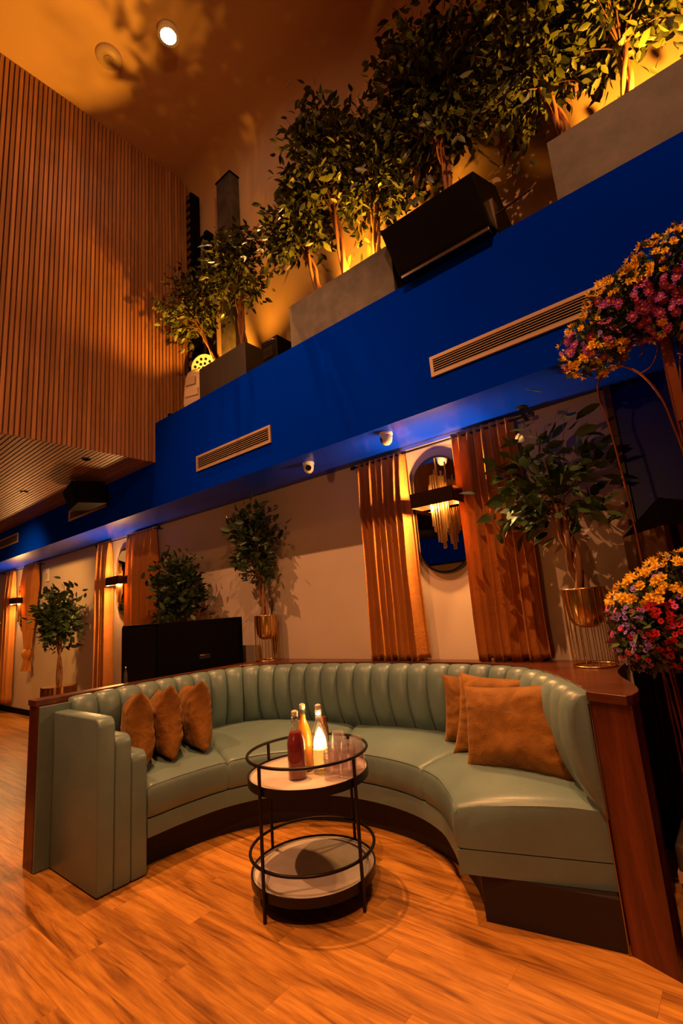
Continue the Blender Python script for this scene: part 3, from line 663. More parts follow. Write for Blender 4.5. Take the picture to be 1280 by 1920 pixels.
# ------------------------------------------------------------------ plants
LV = [V((0, 0, 0)), V((0.22, 0.30, 0.03)), V((0.20, 0.62, 0.0)), V((0, 1, -0.10)), V((-0.20, 0.62, 0.0)), V((-0.22, 0.30, 0.03)), V((0, 0.35, -0.035)), V((0, 0.68, -0.045))]
LF = [(0, 1, 6), (1, 2, 7, 6), (2, 3, 7), (0, 6, 5), (6, 7, 4, 5), (7, 3, 4)]
leaf_meshes = {}
def leafmesh(mt):
    if mt not in leaf_meshes:
        mb = MB().add(LV, LF); leaf_meshes[mt] = mb.mesh('leaf', mt, smooth=80)
    return leaf_meshes[mt]
def ficus(name, label, base, pot_h, crown, rx, ry, rz, n, ls, seed, mt, nparts, group, trunk_r=0.016, nstem=3, droop=0.35, ywall=3.50, cat='tree', dens=2.0, view=V((0, 0, 1.5)), lim=None):
    """base: (x,y,z) of the pot foot; the crown centre is in world coordinates"""
    rr = random.Random(seed); B = V(base); t = thing(name, label, cat, B, 0, group)
    cr = V(crown); tb = B + V((0, 0, pot_h)); leaves = []
    tt = tb.lerp(cr, 0.8)
    tw = MB()
    for s in range(nstem):
        a0 = 2 * PI * s / nstem; path = []
        for k in range(9):
            v = k / 8; p = tb.lerp(tt, v); a = a0 + v * 5.0; q = 0.010 + trunk_r * 0.75
            path.append(p + V((math.cos(a) * q, math.sin(a) * q, 0)) + V((rr.uniform(-1, 1), rr.uniform(-1, 1), 0)) * 0.006 - B)
        MB().tube(path, [trunk_r * (1 - 0.45 * k / 8) for k in range(9)], 7).obj('trunk', 'bark', t, smooth=60)
    nb = max(14, n // 14); per = n / nb
    for b in range(nb):
        th = rr.uniform(0, 2 * PI); ph = math.acos(rr.uniform(-0.85, 1)); rad = rr.uniform(0.45, 1.0) ** 0.6
        tip = cr + V((rx * rad * math.sin(ph) * math.cos(th), ry * rad * math.sin(ph) * math.sin(th), rz * rad * math.cos(ph)))
        tip.y = min(tip.y, ywall - 0.03)
        st = tb.lerp(cr, rr.uniform(0.55, 1.0)); mid = st.lerp(tip, 0.55) + V((0, 0, 0.12 * rz)); pts = []
        for k in range(5):
            v = k / 4; pts.append(st * (1 - v) ** 2 + mid * 2 * v * (1 - v) + tip * v * v)
        tw.tube([p - B for p in pts], [0.0045, 0.004, 0.003, 0.0022, 0.0015], 4, caps=False)
        for q in range(int(per) + (1 if rr.random() < per % 1 else 0)):
            v = rr.uniform(0.35, 1.05); k = min(3, int(v * 4)); p = pts[k].lerp(pts[k + 1], v * 4 - k)
            p = p + V((rr.gauss(0, 1), rr.gauss(0, 1), rr.gauss(0, 1))) * ls * 0.55
            if p.y > ywall: p.y = ywall - rr.random() * 0.05
            dr = (tip - st).normalized() * 0.5 + V((rr.gauss(0, 0.6), rr.gauss(0, 0.6), rr.gauss(0, 0.35) - droop))
            if p.y > ywall - ls: dr.y = -abs(dr.y)
            if lim and not lim(p): continue
            leaves.append((p, dr.normalized(), V((rr.gauss(0, 1), rr.gauss(0, 1), rr.gauss(0.8, 1))), ls * rr.uniform(0.7, 1.2)))
    tw.obj('twigs', 'twig', t, smooth=60)['kind'] = 'stuff'
    leaves.sort(key=lambda q: (q[0] - view).length)
    def basis(d, u):
        yv = d; xv = yv.cross(u)
        if xv.length < 1e-3: xv = yv.cross(V((1, 0, 0)))
        xv.normalize(); zv = xv.cross(yv); return xv, yv, zv
    me = leafmesh(mt)
    for p, d, u, s in leaves[:nparts]:
        xv, yv, zv = basis(d, u); o = link('leaf', me, t)
        p = p - B; o.matrix_local = Matrix(((xv.x * s, yv.x * s, zv.x * s, p.x), (xv.y * s, yv.y * s, zv.y * s, p.y), (xv.z * s, yv.z * s, zv.z * s, p.z), (0, 0, 0, 1)))
    rest = leaves[nparts:]
    if rest:
        mb = MB(); vs = []; fs = []
        for p, d, u, s in rest:
            xv, yv, zv = basis(d, u); o = len(vs); p = p - B
            for q in LV: vs.append(p + (xv * q.x + yv * q.y + zv * q.z) * s)
            for f in LF: fs.append(tuple(i + o for i in f))
        mb.add(vs, fs); mb.obj('foliage', mt, t, smooth=80)['kind'] = 'stuff'
    return t
def wire_pot(t, r=0.118, h=0.46, bowl=0.235):
    ring_ = lambda rr_, z: [(rr_ * math.cos(2 * PI * k / 32), rr_ * math.sin(2 * PI * k / 32), z) for k in range(32)]
    [MB().tube(ring_(r, zz), 0.005, 6, closed=True).obj('stand_ring', 'gold', t, smooth=60) for zz in (h, 0.005)]
    n = 22; m_ = MB().tube([(0, 0, 0.005), (0, 0, h)], 0.0028, 6).mesh('stand_wire', 'gold', smooth=60)
    for k in range(n):
        o = link('stand_wire', m_, t); o.location = (r * math.cos(2 * PI * k / n), r * math.sin(2 * PI * k / n), 0)
    rb = r - 0.008
    MB().lathe([(0, h - bowl), (rb * 0.5, h - bowl + 0.004), (rb * 0.8, h - bowl + 0.03), (rb * 0.95, h - bowl + 0.08), (rb, h - 0.08), (rb, h), (rb - 0.006, h), (rb - 0.008, h - 0.02), (0, h - 0.02)], (0, 0, 0), 36).obj('bowl', 'gold', t, smooth=50)
    MB().lathe([(0, h - 0.022), (rb - 0.008, h - 0.022), (rb - 0.008, h - 0.012), (0, h - 0.006)], (0, 0, 0), 20).obj('soil', 'soil', t, smooth=50)
pg = 'artificial ficus plants in gold wire stands'
t = ficus('potted_ficus', 'tall leafy ficus in a gold wire stand at the right end of the ledge', (-0.79, 3.30, 1.045), 0.45, (-0.85, 3.20, 2.18), 0.40, 0.28, 0.54, 300, 0.138, 21, 'leaf_green', 300, pg, 0.023, 3, 0.25, ywall=3.49, cat='plant')
wire_pot(t, 0.122, 0.46)
t = ficus('potted_ficus', 'narrow leafy ficus in a gold wire stand at the left end of the ledge', (-3.83, 3.40, 1.045), 0.43, (-3.87, 3.31, 2.20), 0.32, 0.16, 0.50, 640, 0.100, 33, 'leaf_dark', 300, pg, 0.017, 3, 0.2, ywall=3.51, cat='plant')
wire_pot(t, 0.115, 0.44)
t = ficus('ficus_bush', 'dense dark ficus bush behind the black loudspeaker', (-4.98, 3.15, 0), 0.45, (-5.0, 3.14, 1.88), 0.35, 0.27, 0.42, 1300, 0.105, 41, 'leaf_dark', 280, 'ficus bush behind the loudspeaker', 0.016, 3, 0.2, cat='plant')
MB().lathe([(0, 0), (0.16, 0), (0.19, 0.45), (0.18, 0.45), (0.17, 0.42), (0, 0.42)], (0, 0, 0), 28).obj('pot', 'black', t, smooth=40)
t = ficus('potted_ficus_tree', 'small ficus tree with bare twisted trunks in a ribbed gold pot on the floor', (-8.25, 3.15, 0.0), 0.66, (-8.25, 3.12, 1.72), 0.42, 0.28, 0.54, 950, 0.125, 52, 'leaf_dark', 280, 'ficus tree on the floor', 0.024, 2, 0.1, cat='tree')
mb = MB()
pr = [(0.0, 0.0)]
rows = []
for z in (0.0, 0.68):
    rows.append([((0.235 + (0.008 if k % 2 else 0)) * math.cos(2 * PI * k / 48), (0.235 + (0.008 if k % 2 else 0)) * math.sin(2 * PI * k / 48), z) for k in range(48)])
mb.grid(rows, True); mb.add(rows[0], [tuple(range(47, -1, -1))]); mb.lathe([(0.232, 0.68), (0.22, 0.66), (0, 0.655)], (0, 0, 0), 24)
mb.obj('pot', 'gold', t)
t = ficus('potted_ficus_tree', 'dark ficus cut off by the left edge of the view beside the far curtain', (-12.05, 3.1, 0.0), 0.6, (-12.05, 3.08, 1.50), 0.38, 0.28, 0.52, 300, 0.12, 57, 'leaf_green', 100, 'ficus tree at the far left', 0.022, 2, 0.1, cat='tree')
MB().lathe([(0, 0), (0.19, 0), (0.21, 0.62), (0.2, 0.62), (0.19, 0.6), (0, 0.6)], (0, 0, 0), 24).obj('pot', 'gold', t, smooth=40)
# planters on the bulkhead
def planter(x0, x1, y0, y1, z1, mt, label, name='planter_box'):
    t = thing(name, label, 'planter', ((x0 + x1) / 2, (y0 + y1) / 2, ZF), 0, 'planter boxes on the bulkhead'); h = (x1 - x0) / 2; d = (y1 - y0) / 2; hz = z1 - ZF; b = 0.02
    mb = MB().box((-h, -d, 0), (h, -d + b, hz)).box((-h, d - b, 0), (h, d, hz)).box((-h, -d + b, 0), (-h + b, d - b, hz)).box((h - b, -d + b, 0), (h, d - b, hz)).box((-h + b, -d + b, 0), (h - b, d - b, 0.02))
    mb.obj('box', mt, t); MB().box((-h + b, -d + b, 0.02), (h - b, d - b, hz - 0.06)).obj('soil', 'soil', t)
planter(-2.785, -1.66, 2.925, 3.25, 4.26, 'concrete', 'long grey concrete planter left of the big wedge loudspeaker')
planter(-0.465, 1.6, 2.925, 3.25, 4.27, 'concrete', 'long grey concrete planter at the upper right')
planter(-4.20, -3.42, 2.925, 3.25, 4.19, 'dark_planter', 'short dark brown planter beside the white stage light')
ug = 'ficus trees along the top of the blue bulkhead'
def up(label, x, crown, rx, ry, rz, n, seed, zb, ls=0.092, np_=160, nst=3, tr_=0.02):
    return ficus('ficus_tree', label, (x, 3.09, zb), 0.02, crown, rx, ry, rz, n, ls, seed, 'leaf_upper', np_, ug, tr_, nst, 0.45, lim=lambda p: p.x > -4.80)
up('leftmost ficus in the dark planter, lit bright yellow from below', -4.05, (-4.40, 2.96, 5.10), 0.50, 0.34, 0.46, 1000, 61, 4.13, 0.080, 160, 2, 0.012)
up('taller darker ficus at the right end of the dark planter', -3.62, (-3.64, 3.02, 5.22), 0.44, 0.36, 0.68, 1200, 62, 4.13, 0.085, 160)
up('ficus at the left end of the left concrete planter', -2.50, (-2.68, 3.0, 5.15), 0.44, 0.34, 0.62, 1200, 63, 4.20)
up('tallest ficus in the middle of the left concrete planter', -2.20, (-2.34, 3.05, 5.62), 0.50, 0.40, 0.78, 1700, 64, 4.20)
up('ficus at the right end of the left concrete planter, beside the wedge loudspeaker', -1.88, (-1.82, 3.02, 5.10), 0.42, 0.36, 0.70, 1500, 65, 4.20)
t = up('big dark ficus behind the wedge loudspeaker', -1.18, (-1.22, 3.06, 5.45), 0.58, 0.40, 0.92, 2600, 66, 4.25)
MB().lathe([(0, -0.41), (0.13, -0.41), (0.16, 0.0), (0.15, 0.0), (0.14, -0.03), (0, -0.03)], (0, 0, 0.01), 24).obj('pot', 'dark_planter', t, smooth=40)
up('dark ficus at the left end of the right concrete planter', -0.34, (-0.50, 3.02, 5.12), 0.48, 0.38, 0.68, 1700, 67, 4.21, 0.088)
up('ficus lit yellow green in the right concrete planter', -0.02, (0.02, 3.06, 5.05), 0.40, 0.36, 0.58, 1300, 68, 4.21, 0.088)
up('ficus at the far upper right corner of the view', 0.42, (0.45, 3.05, 5.1), 0.42, 0.36, 0.62, 900, 69, 4.21, 0.088)
# uplights
def uplight(x, y_, z, tgt, watt, label, deg=120):
    t = thing('uplight', label, 'uplight', (x, y_, z), 0, 'small uplights among the ficus trees')
    MB().lathe([(0, 0), (0.035, 0), (0.035, 0.06), (0.028, 0.06), (0.026, 0.05), (0, 0.05)], (0, 0, 0), 16).obj('housing', 'black', t, smooth=40)
    spot('uplight_beam', (x, y_, z + 0.075), tgt, watt, AMBER, deg, 0.5, 0.02)
uplight(-4.14, 2.985, 4.13, (-4.5, 2.9, 7.5), 110, "small uplight in the dark planter", 150)
uplight(-2.06, 3.0, 4.20, (-2.3, 3.0, 7.5), 150, 'small uplight in the left concrete planter', 150)
uplight(0.10, 3.0, 4.21, (0.1, 3.0, 7.5), 170, 'small uplight in the right concrete planter', 150)
uplight(-4.88, 2.99, 3.842, (-4.25, 1.1, 7.6), 520, 'small uplight on the bulkhead beside the slatted wall', 36)

# ------------------------------------------------------------------ gear on the bulkhead
t, c = cab('wedge_loudspeaker', 'large black wedge loudspeaker tilted on the bulkhead between the planters', 'loudspeaker',
           [(-1.575, 2.86, 3.875), (-0.86, 2.86, 3.875), (-0.78, 3.20, 3.845), (-1.62, 3.20, 3.845)], [(-1.665, 2.80, 4.29), (-0.905, 2.80, 4.29), (-0.86, 3.10, 4.36), (-1.66, 3.10, 4.36)])
MB().box((-1.55 - c.x, 2.84 - c.y, 3.842 - c.z), (-0.87 - c.x, 2.90 - c.y, 3.866 - c.z)).obj('mount_bar', 'chrome_dark', t, bevel=0.003)
MB().box((-0.868 - c.x, 2.93 - c.y, 3.842 - c.z), (-0.845 - c.x, 3.02 - c.y, 4.13 - c.z)).obj('side_bracket', 'chrome_dark', t)
MB().tube([V((-0.86, 3.0, 4.05)) - c, V((-0.62, 3.0, 4.09)) - c], 0.007, 8).obj('lock_bar', 'black_metal', t, smooth=60)
MB().add([V(p) - c for p in ((-1.56, 2.853, 3.90), (-0.88, 2.853, 3.90), (-0.92, 2.798, 4.27), (-1.64, 2.798, 4.27))], [(0, 1, 2, 3)]).obj('grille', 'speaker_grille', t)
t, c = cab('effect_machine', 'small black effect box between the dark planter and the concrete planter', 'machine',
           [(-3.19, 2.93, 3.842), (-2.97, 2.93, 3.842), (-2.97, 3.30, 3.842), (-3.19, 3.30, 3.842)], [(-3.19, 2.93, 4.07), (-2.97, 2.93, 4.07), (-2.97, 3.30, 4.07), (-3.19, 3.30, 4.07)])
MB().tube([V((-3.17, 2.925, 4.03)) - c, V((-3.15, 2.905, 4.03)) - c, V((-3.02, 2.905, 4.03)) - c, V((-3.0, 2.925, 4.03)) - c], 0.005, 8).obj('handle', 'chrome_dark', t, smooth=60)
MB().box((-3.16 - c.x, 2.924 - c.y, 3.88 - c.z), (-3.03 - c.x, 2.93 - c.y, 3.99 - c.z)).obj('panel', 'lens', t)
# white moving light standing on its base
t = thing('stage_light', 'white plastic moving stage light at the left end of the bulkhead', 'stage light', (-4.40, 3.05, ZF), math.radians(18))
rows = []
for z, hw, hd in ((0, 0.15, 0.10), (0.03, 0.16, 0.11), (0.12, 0.155, 0.11), (0.25, 0.145, 0.105), (0.36, 0.13, 0.095), (0.42, 0.11, 0.08), (0.455, 0.07, 0.05)):
    r = []
    for k in range(24):
        a = 2 * PI * k / 24; cc, ss = math.cos(a), math.sin(a); e = 0.45
        r.append((hw * abs(cc) ** e * (1 if cc > 0 else -1), hd * abs(ss) ** e * (1 if ss > 0 else -1), z))
    rows.append(r)
mb = MB(); mb.grid(rows, True); mb.add(rows[0], [tuple(range(23, -1, -1))]); mb.add(rows[-1], [tuple(range(24))])
mb.obj('body', 'beige_plastic', t, smooth=50, weld=True)
MB().box((-0.10, -0.121, 0.10), (0.08, -0.104, 0.19)).obj('side_panel', 'beige_plastic', t, bevel=0.01)
MB().box((-0.09, -0.118, 0.24), (0.04, -0.10, 0.34)).obj('vent_panel', 'vent_metal', t, bevel=0.004)
# round LED par behind the bright tree
t = thing('par_light', 'round white LED stage light behind the dark planter', 'stage light', (-4.62, 3.30, 4.50))
o = MB().lathe([(0, -0.09), (0.10, -0.09), (0.15, -0.05), (0.17, 0.0), (0.17, 0.03), (0.155, 0.035), (0, 0.035)], (0, 0, 0), 32).obj('housing', 'white_plastic', t, smooth=45)
o.rotation_euler = (math.radians(100), 0, math.radians(25)); hs = o
for r_, n in ((0.0, 1), (0.055, 6), (0.11, 11)):
    for k in range(n):
        a = 2 * PI * k / max(1, n); MB().lathe([(0, 0.034), (0.018, 0.034), (0.018, 0.043), (0, 0.046)], (r_ * math.cos(a), r_ * math.sin(a), 0), 10).obj('led_lens', 'lens', hs, smooth=40)
MB().tube([(-0.16, 0.02, 0), (-0.18, 0.05, -0.3), (-0.1, 0.05, -0.655), (0.1, 0.05, -0.655), (0.18, 0.05, -0.3), (0.16, 0.02, 0)], 0.012, 8).obj('yoke', 'black_metal', t, smooth=60)
# line array column speaker in the corner
t = thing('column_speaker', 'tall narrow black column of small speaker drivers in the corner beside the slatted wall', 'loudspeaker', (-4.97, 3.40, 3.845))
MB().box((-0.07, -0.05, 0), (0.055, 0.09, 3.45)).obj('cabinet', 'black', t, bevel=0.01)
m_ = MB().lathe([(0.038, 0.0), (0.045, 0.006), (0.038, 0.010), (0.026, 0.003), (0.012, 0.002), (0.0, 0.006)][::-1], (0, 0, 0), 14).mesh('driver', 'driver_cone' if 'driver_cone' in M else 'chrome_dark', smooth=50)
for k in range(26):
    o = link('driver', m_, t); o.location = (-0.008, -0.052, 3.38 - k * 0.125); o.rotation_euler = (PI / 2, 0, 0)
t = thing('column_speaker', 'second slim black column speaker behind the left ficus', 'loudspeaker', (-4.72, 3.47, 3.845))
MB().box((-0.035, -0.05, 0), (0.035, 0.07, 2.75)).obj('cabinet', 'black', t, bevel=0.01)
MB().tube([(-0.2, -0.02, 2.62), (-0.12, -0.02, 2.72), (0, -0.02, 2.72)], 0.02, 8).obj('bracket', 'black', t, smooth=60)
t = thing('duct_column', 'rectangular brown duct standing up behind the darker ficus in the corner', 'duct', (-4.28, 3.47, 3.845))
MB().box((-0.14, -0.07, 0), (0.14, 0.075, 3.25)).obj('casing', 'bronze_casing' if 'bronze_casing' in M else 'concrete', t, bevel=0.004)
MB().box((-0.15, -0.08, 3.25), (0.15, 0.078, 3.27)).obj('cap', 'black', t)
# ceiling fittings
t = thing('ceiling_spotlight', 'brilliant white round spotlight in the ceiling', 'ceiling light', (-3.64, 2.24, ZC))
MB().lathe([(0, -0.001), (0.11, -0.001), (0.11, -0.05), (0.08, -0.05), (0.08, -0.02), (0, -0.02)], (0, 0, 0), 28).obj('rim', 'white_plastic', t, smooth=40)
MB().lathe([(0, -0.05), (0.07, -0.045), (0.08, -0.03), (0, -0.03)], (0, 0, 0), 28).obj('lens', 'spot_lens', t, smooth=40)
t = thing('smoke_detector', 'round flat smoke detector on the ceiling beside the spotlight', 'detector', (-4.31, 1.93, ZC))
MB().lathe([(0, -0.045), (0.09, -0.045), (0.125, -0.03), (0.135, -0.012), (0.135, 0), (0, 0)], (0, 0, 0), 28).obj('body', 'beige_plastic', t, smooth=50)
MB().lathe([(0.04, -0.052), (0.05, -0.052), (0.05, -0.044), (0.04, -0.044)], (0, 0, 0), 20).obj('sensor_ring', 'vent_metal', t, smooth=50)
for x, lb in ((-10.60, 'small white wall sensor left one above the floor ficus'), (-9.95, 'small white wall sensor right one above the floor ficus')):
    t = thing('wall_sensor', lb, 'sensor', (x, WY, 2.52), 0, 'wall sensors by the far curtain')
    MB().box((-0.06, -0.03, -0.12), (0.06, 0, 0.12)).obj('casing', 'white_plastic', t, bevel=0.008); MB().box((-0.035, -0.034, -0.07), (0.035, -0.029, 0.03)).obj('window', 'beige_plastic', t)

# ------------------------------------------------------------------ floor loudspeaker behind the sofa
t = thing('bass_loudspeaker', 'big black bass loudspeaker standing behind the left wing of the sofa', 'loudspeaker', (-4.45, 2.86, 0))
MB().box((-0.33, -0.48, 0), (0.33, 0.47, 1.495)).obj('cabinet', 'black', t, bevel=0.008)
MB().box((-0.31, -0.492, 0.05), (0.31, -0.481, 1.475)).obj('grille', 'speaker_grille', t)
m_ = MB().box((-0.30, -0.003, -0.005), (0.30, 0.0, 0.005)).mesh('grille_bar', 'grille_bar' if 'grille_bar' in M else 'black_metal')
for k in range(34):
    o = link('grille_bar', m_, t); o.location = (0, -0.492, 1.46 - k * 0.0155)
mb = MB().box((0.329, -0.06, 1.13), (0.334, 0.06, 1.17)); mb.obj('handle_recess', 'lens', t)
MB().tube([(0.333, -0.05, 1.165), (0.345, -0.045, 1.165), (0.345, 0.045, 1.165), (0.333, 0.05, 1.165)], 0.006, 8).obj('handle', 'chrome_dark', t, smooth=60)

# ------------------------------------------------------------------ flower stands and bronze mirror on the right
def blossom_mesh(kind):
    mb = MB(); rr = random.Random(len(kind))
    if kind == 'yellow_blossom':
        mats = ['petal_yellow']
        for ringi, (n, rad, lift, sz) in enumerate(((6, 0.55, 0.15, 0.55), (4, 0.22, 0.45, 0.42))):
            for k in range(n):
                a = 2 * PI * k / n + ringi * 0.5; d = V((math.cos(a), math.sin(a), 0)); s_ = V((-math.sin(a), math.cos(a), 0))
                mb.add([V((0, 0, 0.05)), d * rad + s_ * sz * 0.5 + V((0, 0, lift)), d * (rad + sz * 0.55) + V((0, 0, lift * 1.9)), d * rad - s_ * sz * 0.5 + V((0, 0, lift))], [(0, 1, 2), (0, 2, 3)])
    else:
        pc = {'purple_daisy': 'petal_purple', 'violet_blossom': 'petal_violet', 'pink_blossom': 'petal_pink', 'red_blossom': 'petal_red'}[kind]; mats = [pc, 'petal_eye']
        n = 9 if kind == 'purple_daisy' else 6
        for k in range(n):
            a = 2 * PI * k / n; d = V((math.cos(a), math.sin(a), 0)); s_ = V((-math.sin(a), math.cos(a), 0)); wd = 0.26 if n == 9 else 0.4
            mb.add([d * 0.15, d * 0.65 + s_ * wd + V((0, 0, 0.12)), d * 1.0 + V((0, 0, 0.05)), d * 0.65 - s_ * wd + V((0, 0, 0.12))], [(0, 1, 2), (0, 2, 3)])
        if kind == 'purple_daisy':
            mb.cur = 1; mb.lathe([(0.30, 0.03), (0.26, 0.16), (0, 0.2)], (0, 0, 0), 8)
        else: mats = [pc]
    return mb.mesh(kind, mats, smooth=False)
BM = {k: blossom_mesh(k) for k in ('yellow_blossom', 'purple_daisy', 'violet_blossom', 'pink_blossom', 'red_blossom')}
def flowerball(t, B, lobes, nleaf, nfl, seed, pick, sizes):
    rr = random.Random(seed); vs = []; fs = []
    def surf():
        c, rx, ry, rz = rr.choices(lobes, weights=[l[1] * l[3] for l in lobes])[0]
        d = V((rr.gauss(0, 1), rr.gauss(0, 1), rr.gauss(0, 1))).normalized(); return V(c), d, V((d.x * rx, d.y * ry, d.z * rz))
    for k in range(nleaf):
        c, d, e = surf(); p = c + e * rr.uniform(0.35, 0.98) - B; s = rr.uniform(0.03, 0.055)
        yv = (d + V((rr.gauss(0, .5), rr.gauss(0, .5), rr.gauss(0, .5)))).normalized(); xv = yv.cross(V((rr.gauss(0, 1), rr.gauss(0, 1), rr.gauss(0, 1)))).normalized(); zv = xv.cross(yv); o = len(vs)
        for q in LV: vs.append(p + (xv * q.x * 1.3 + yv * q.y + zv * q.z) * s)
        for f in LF: fs.append(tuple(i + o for i in f))
    MB().add(vs, fs).obj('foliage', 'leaf_bush', t, smooth=80)['kind'] = 'stuff'
    n = 0; tries = 0
    camd = V((0, 0, 1.5))
    while n < nfl and tries < nfl * 12:
        tries += 1; c, d, e = surf(); p = c + e * rr.uniform(0.95, 1.06)
        if any(((p - V(l[0])).x / l[1]) ** 2 + ((p - V(l[0])).y / l[2]) ** 2 + ((p - V(l[0])).z / l[3]) ** 2 < 0.8 for l in lobes): continue
        if d.dot((camd - p).normalized()) < -0.25: continue
        kd = pick(p, rr)
        if kd is None: continue
        s = sizes[kd] * rr.uniform(0.8, 1.2); zv = (d + V((rr.gauss(0, .35), rr.gauss(0, .35), rr.gauss(0, .35)))).normalized(); xv = zv.cross(V((rr.gauss(0, 1), rr.gauss(0, 1), rr.gauss(0, 1)))).normalized(); yv = zv.cross(xv); p = p - B
        o = link(kd, BM[kd], t); o.matrix_local = Matrix(((xv.x * s, yv.x * s, zv.x * s, p.x), (xv.y * s, yv.y * s, zv.y * s, p.y), (xv.z * s, yv.z * s, zv.z * s, p.z), (0, 0, 0, 1))); n += 1
SZ = {'yellow_blossom': 0.026, 'purple_daisy': 0.026, 'violet_blossom': 0.013, 'pink_blossom': 0.015, 'red_blossom': 0.017}
t = thing('flower_stand', 'tall copper scrollwork flower stand topped with yellow and purple flowers', 'flower stand', (-0.10, 2.88, 0)); B = V((-0.10, 2.88, 0))
def pick_top(p, rr):
    q = p.z + 0.35 * (-(p.x + 0.1)) * -1
    n_ = noise.noise(p * 6)
    if p.z > 2.97 - 0.1 * n_ + (-0.12 if p.x < -0.35 else 0): return 'yellow_blossom' if rr.random() < 0.85 else 'violet_blossom'
    if p.z < 2.76: return 'yellow_blossom' if rr.random() < 0.65 else 'purple_daisy'
    return 'purple_daisy' if rr.random() < 0.75 else ('violet_blossom' if rr.random() < 0.6 else 'pink_blossom')
flowerball(t, B, [((-0.42, 2.84, 2.80), 0.17, 0.17, 0.15), ((-0.22, 2.86, 2.96), 0.22, 0.20, 0.19), ((0.02, 2.88, 3.01), 0.30, 0.24, 0.25), ((-0.02, 2.86, 2.84), 0.16, 0.18, 0.14)], 3000, 460, 5, pick_top, SZ)
def bar(name, pts, r, par, B, mt='copper', sub=8): MB().tube([p - B for p in catmull(pts, sub)], r, 8).obj(name, mt, par, smooth=60)
bar('arch_bar', [(-0.39, 2.85, 0.0), (-0.39, 2.85, 1.05), (-0.387, 2.85, 1.76), (-0.41, 2.85, 2.3), (-0.435, 2.85, 2.5), (-0.42, 2.85, 2.61), (-0.36, 2.85, 2.655), (-0.29, 2.85, 2.64), (-0.22, 2.85, 2.56), (-0.165, 2.85, 2.42), (-0.14, 2.85, 2.26), (-0.12, 2.86, 2.0), (-0.11, 2.87, 1.0), (-0.11, 2.87, 0.0)], 0.006, t, B)
for k, (x0, x1) in enumerate(((-0.115, -0.115), (-0.095, -0.10), (-0.07, -0.09), (-0.03, -0.075))):
    bar('stem_bar', [(x0, 2.86 + 0.01 * k, 2.75), (x1 - 0.005, 2.865, 2.4), (x1, 2.87, 2.0), (x1, 2.88, 1.0), (x1 + 0.01 * (k - 1.5), 2.88, 0.0)], 0.0075, t, B)
MB().box((-0.115 - B.x, 2.853 - B.y, 2.28), (-0.075 - B.x, 2.861 - B.y, 2.74)).obj('flat_bar', 'copper', t)
bar('scroll', [(-0.30, 2.85, 2.645), (-0.30, 2.85, 2.70), (-0.26, 2.85, 2.735), (-0.21, 2.85, 2.73), (-0.195, 2.85, 2.69), (-0.22, 2.85, 2.665)], 0.004, t, B)
bar('scroll', [(-0.235, 2.85, 2.575), (-0.175, 2.85, 2.60), (-0.135, 2.85, 2.68), (-0.14, 2.85, 2.76)], 0.004, t, B)
bar('scroll', [(-0.06, 2.85, 2.62), (-0.02, 2.85, 2.60), (0.01, 2.85, 2.64), (-0.01, 2.85, 2.69), (-0.04, 2.85, 2.67)], 0.004, t, B)
MB().lathe([(0, 0), (0.16, 0), (0.16, 0.008), (0.02, 0.015), (0, 0.015)], (0, 0, 0), 28).obj('base', 'copper', t, smooth=50)
t = thing('flower_stand', 'shorter flower stand with violet, red and yellow flowers above the dark case', 'flower stand', (-0.30, 2.66, 0)); B = V((-0.30, 2.66, 0))
def pick_low(p, rr):
    n_ = noise.noise(p * 7) * 0.05
    if p.z + n_ > 1.42: return 'yellow_blossom' if rr.random() < 0.75 else 'violet_blossom'
    if p.x - (p.y - 2.66) * 0.3 + n_ > -0.31: return 'red_blossom' if rr.random() < 0.7 else 'pink_blossom'
    return 'violet_blossom' if rr.random() < 0.72 else 'pink_blossom'
flowerball(t, B, [((-0.33, 2.66, 1.36), 0.20, 0.18, 0.20), ((-0.20, 2.66, 1.44), 0.20, 0.18, 0.19), ((-0.40, 2.66, 1.26), 0.15, 0.15, 0.15), ((-0.22, 2.66, 1.28), 0.18, 0.17, 0.16)], 2600, 460, 6, pick_low, SZ)
for k in range(6):
    a = k * PI / 3; bar('leg', [(-0.30 + 0.07 * math.cos(a), 2.66 + 0.07 * math.sin(a), 1.25), (-0.30 + 0.045 * math.cos(a), 2.66 + 0.045 * math.sin(a), 0.8), (-0.30 + 0.075 * math.cos(a), 2.66 + 0.075 * math.sin(a), 0.472)], 0.005, t, B)
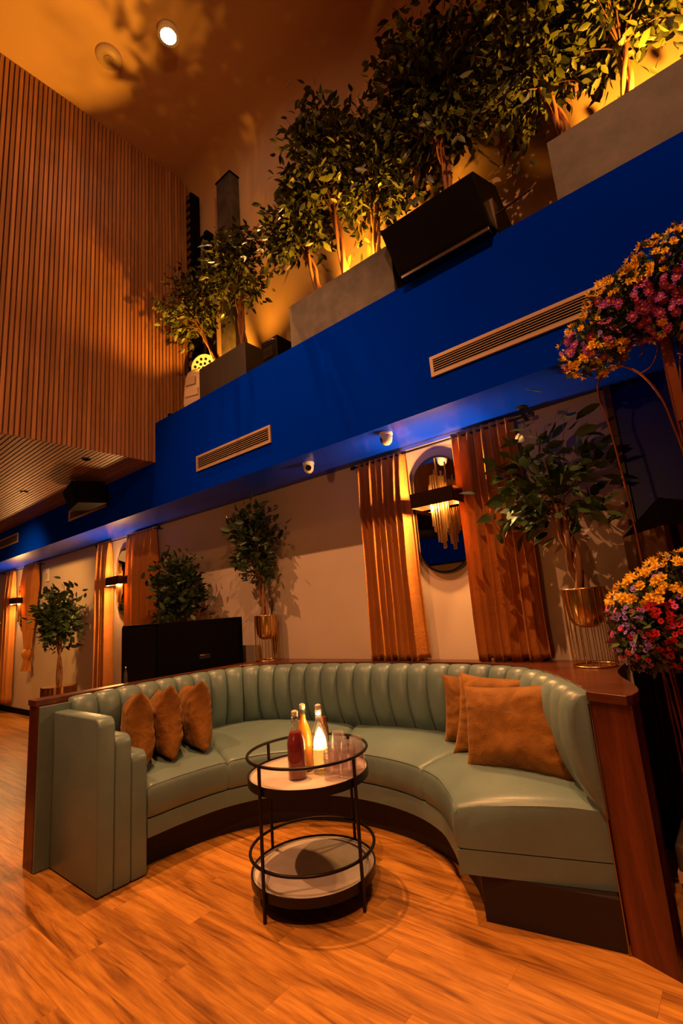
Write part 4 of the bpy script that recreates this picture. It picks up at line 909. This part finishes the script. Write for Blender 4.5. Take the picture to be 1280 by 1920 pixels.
MB().tube([V((-0.30 + 0.07 * math.cos(2 * PI * k / 24), 2.66 + 0.07 * math.sin(2 * PI * k / 24), 1.22)) - B for k in range(24)], 0.005, 6, closed=True).obj('ring', 'copper', t, smooth=60)
# leaning bronze mirror panel
struct('dark_filler', MB().box((-0.645, WY - 0.02, 0), (-0.506, WY, 1.03)), 'black')  # black panel added to darken the wall beside the ledge end
P0 = V((-0.55, 3.48, 0))
t = thing('bronze_mirror_screen', 'tall folded bronze mirrored screen behind the flower stands', 'screen', P0)
def slab(q, D, b, z0, z1, th, nm, mt, ztop2=None):
    D = D.normalized(); bk = V((-D.y, D.x, 0)) * th; q0 = V(q); q1 = q0 + D * b; z2 = z1 if ztop2 is None else ztop2; u = lambda z: V((0, 0, z))
    vs = [q0 + u(z0), q1 + u(z0), q1 + bk + u(z0), q0 + bk + u(z0), q0 + u(z1), q1 + u(z2), q1 + bk + u(z2), q0 + bk + u(z1)]
    MB().add(vs, [(0, 3, 2, 1), (4, 5, 6, 7), (0, 1, 5, 4), (1, 2, 6, 5), (2, 3, 7, 6), (3, 0, 4, 7)]).obj(nm, mt, t, weld=True)
DA = V((0.53, -0.85, 0)); DB = V((0.93, 0.36, 0)); QB = DA.normalized() * 0.50
slab((0, 0, 0), DA, 0.50, 0.0, 1.80, 0.02, 'pane', 'bronze_mirror'); slab(QB, DB, 0.55, 0.0, 1.80, 0.02, 'pane', 'bronze_mirror')
slab((0, 0, 0), DA, 0.50, 1.80, 1.802, 0.025, 'frame', 'black', 1.95); slab(QB, DB, 0.55, 1.80, 1.95, 0.025, 'frame', 'black', 1.82)
t = thing('equipment_case', 'dark case with brown trim on the floor right of the sofa end', 'case', (-0.22, 2.62, 0), 0)
MB().box((-0.20, -0.14, 0.03), (0.06, 0.16, 0.47)).obj('body', 'case_fabric', t, bevel=0.02, bseg=3)
MB().box((-0.203, -0.144, 0.33), (0.063, 0.164, 0.37)).obj('trim_band', 'vent_metal', t)
for x in (-0.14, 0.0):
    MB().lathe([(0, 0), (0.02, 0), (0.02, 0.03), (0, 0.03)], (x, 0, 0), 12).obj('foot', 'black', t, smooth=40)
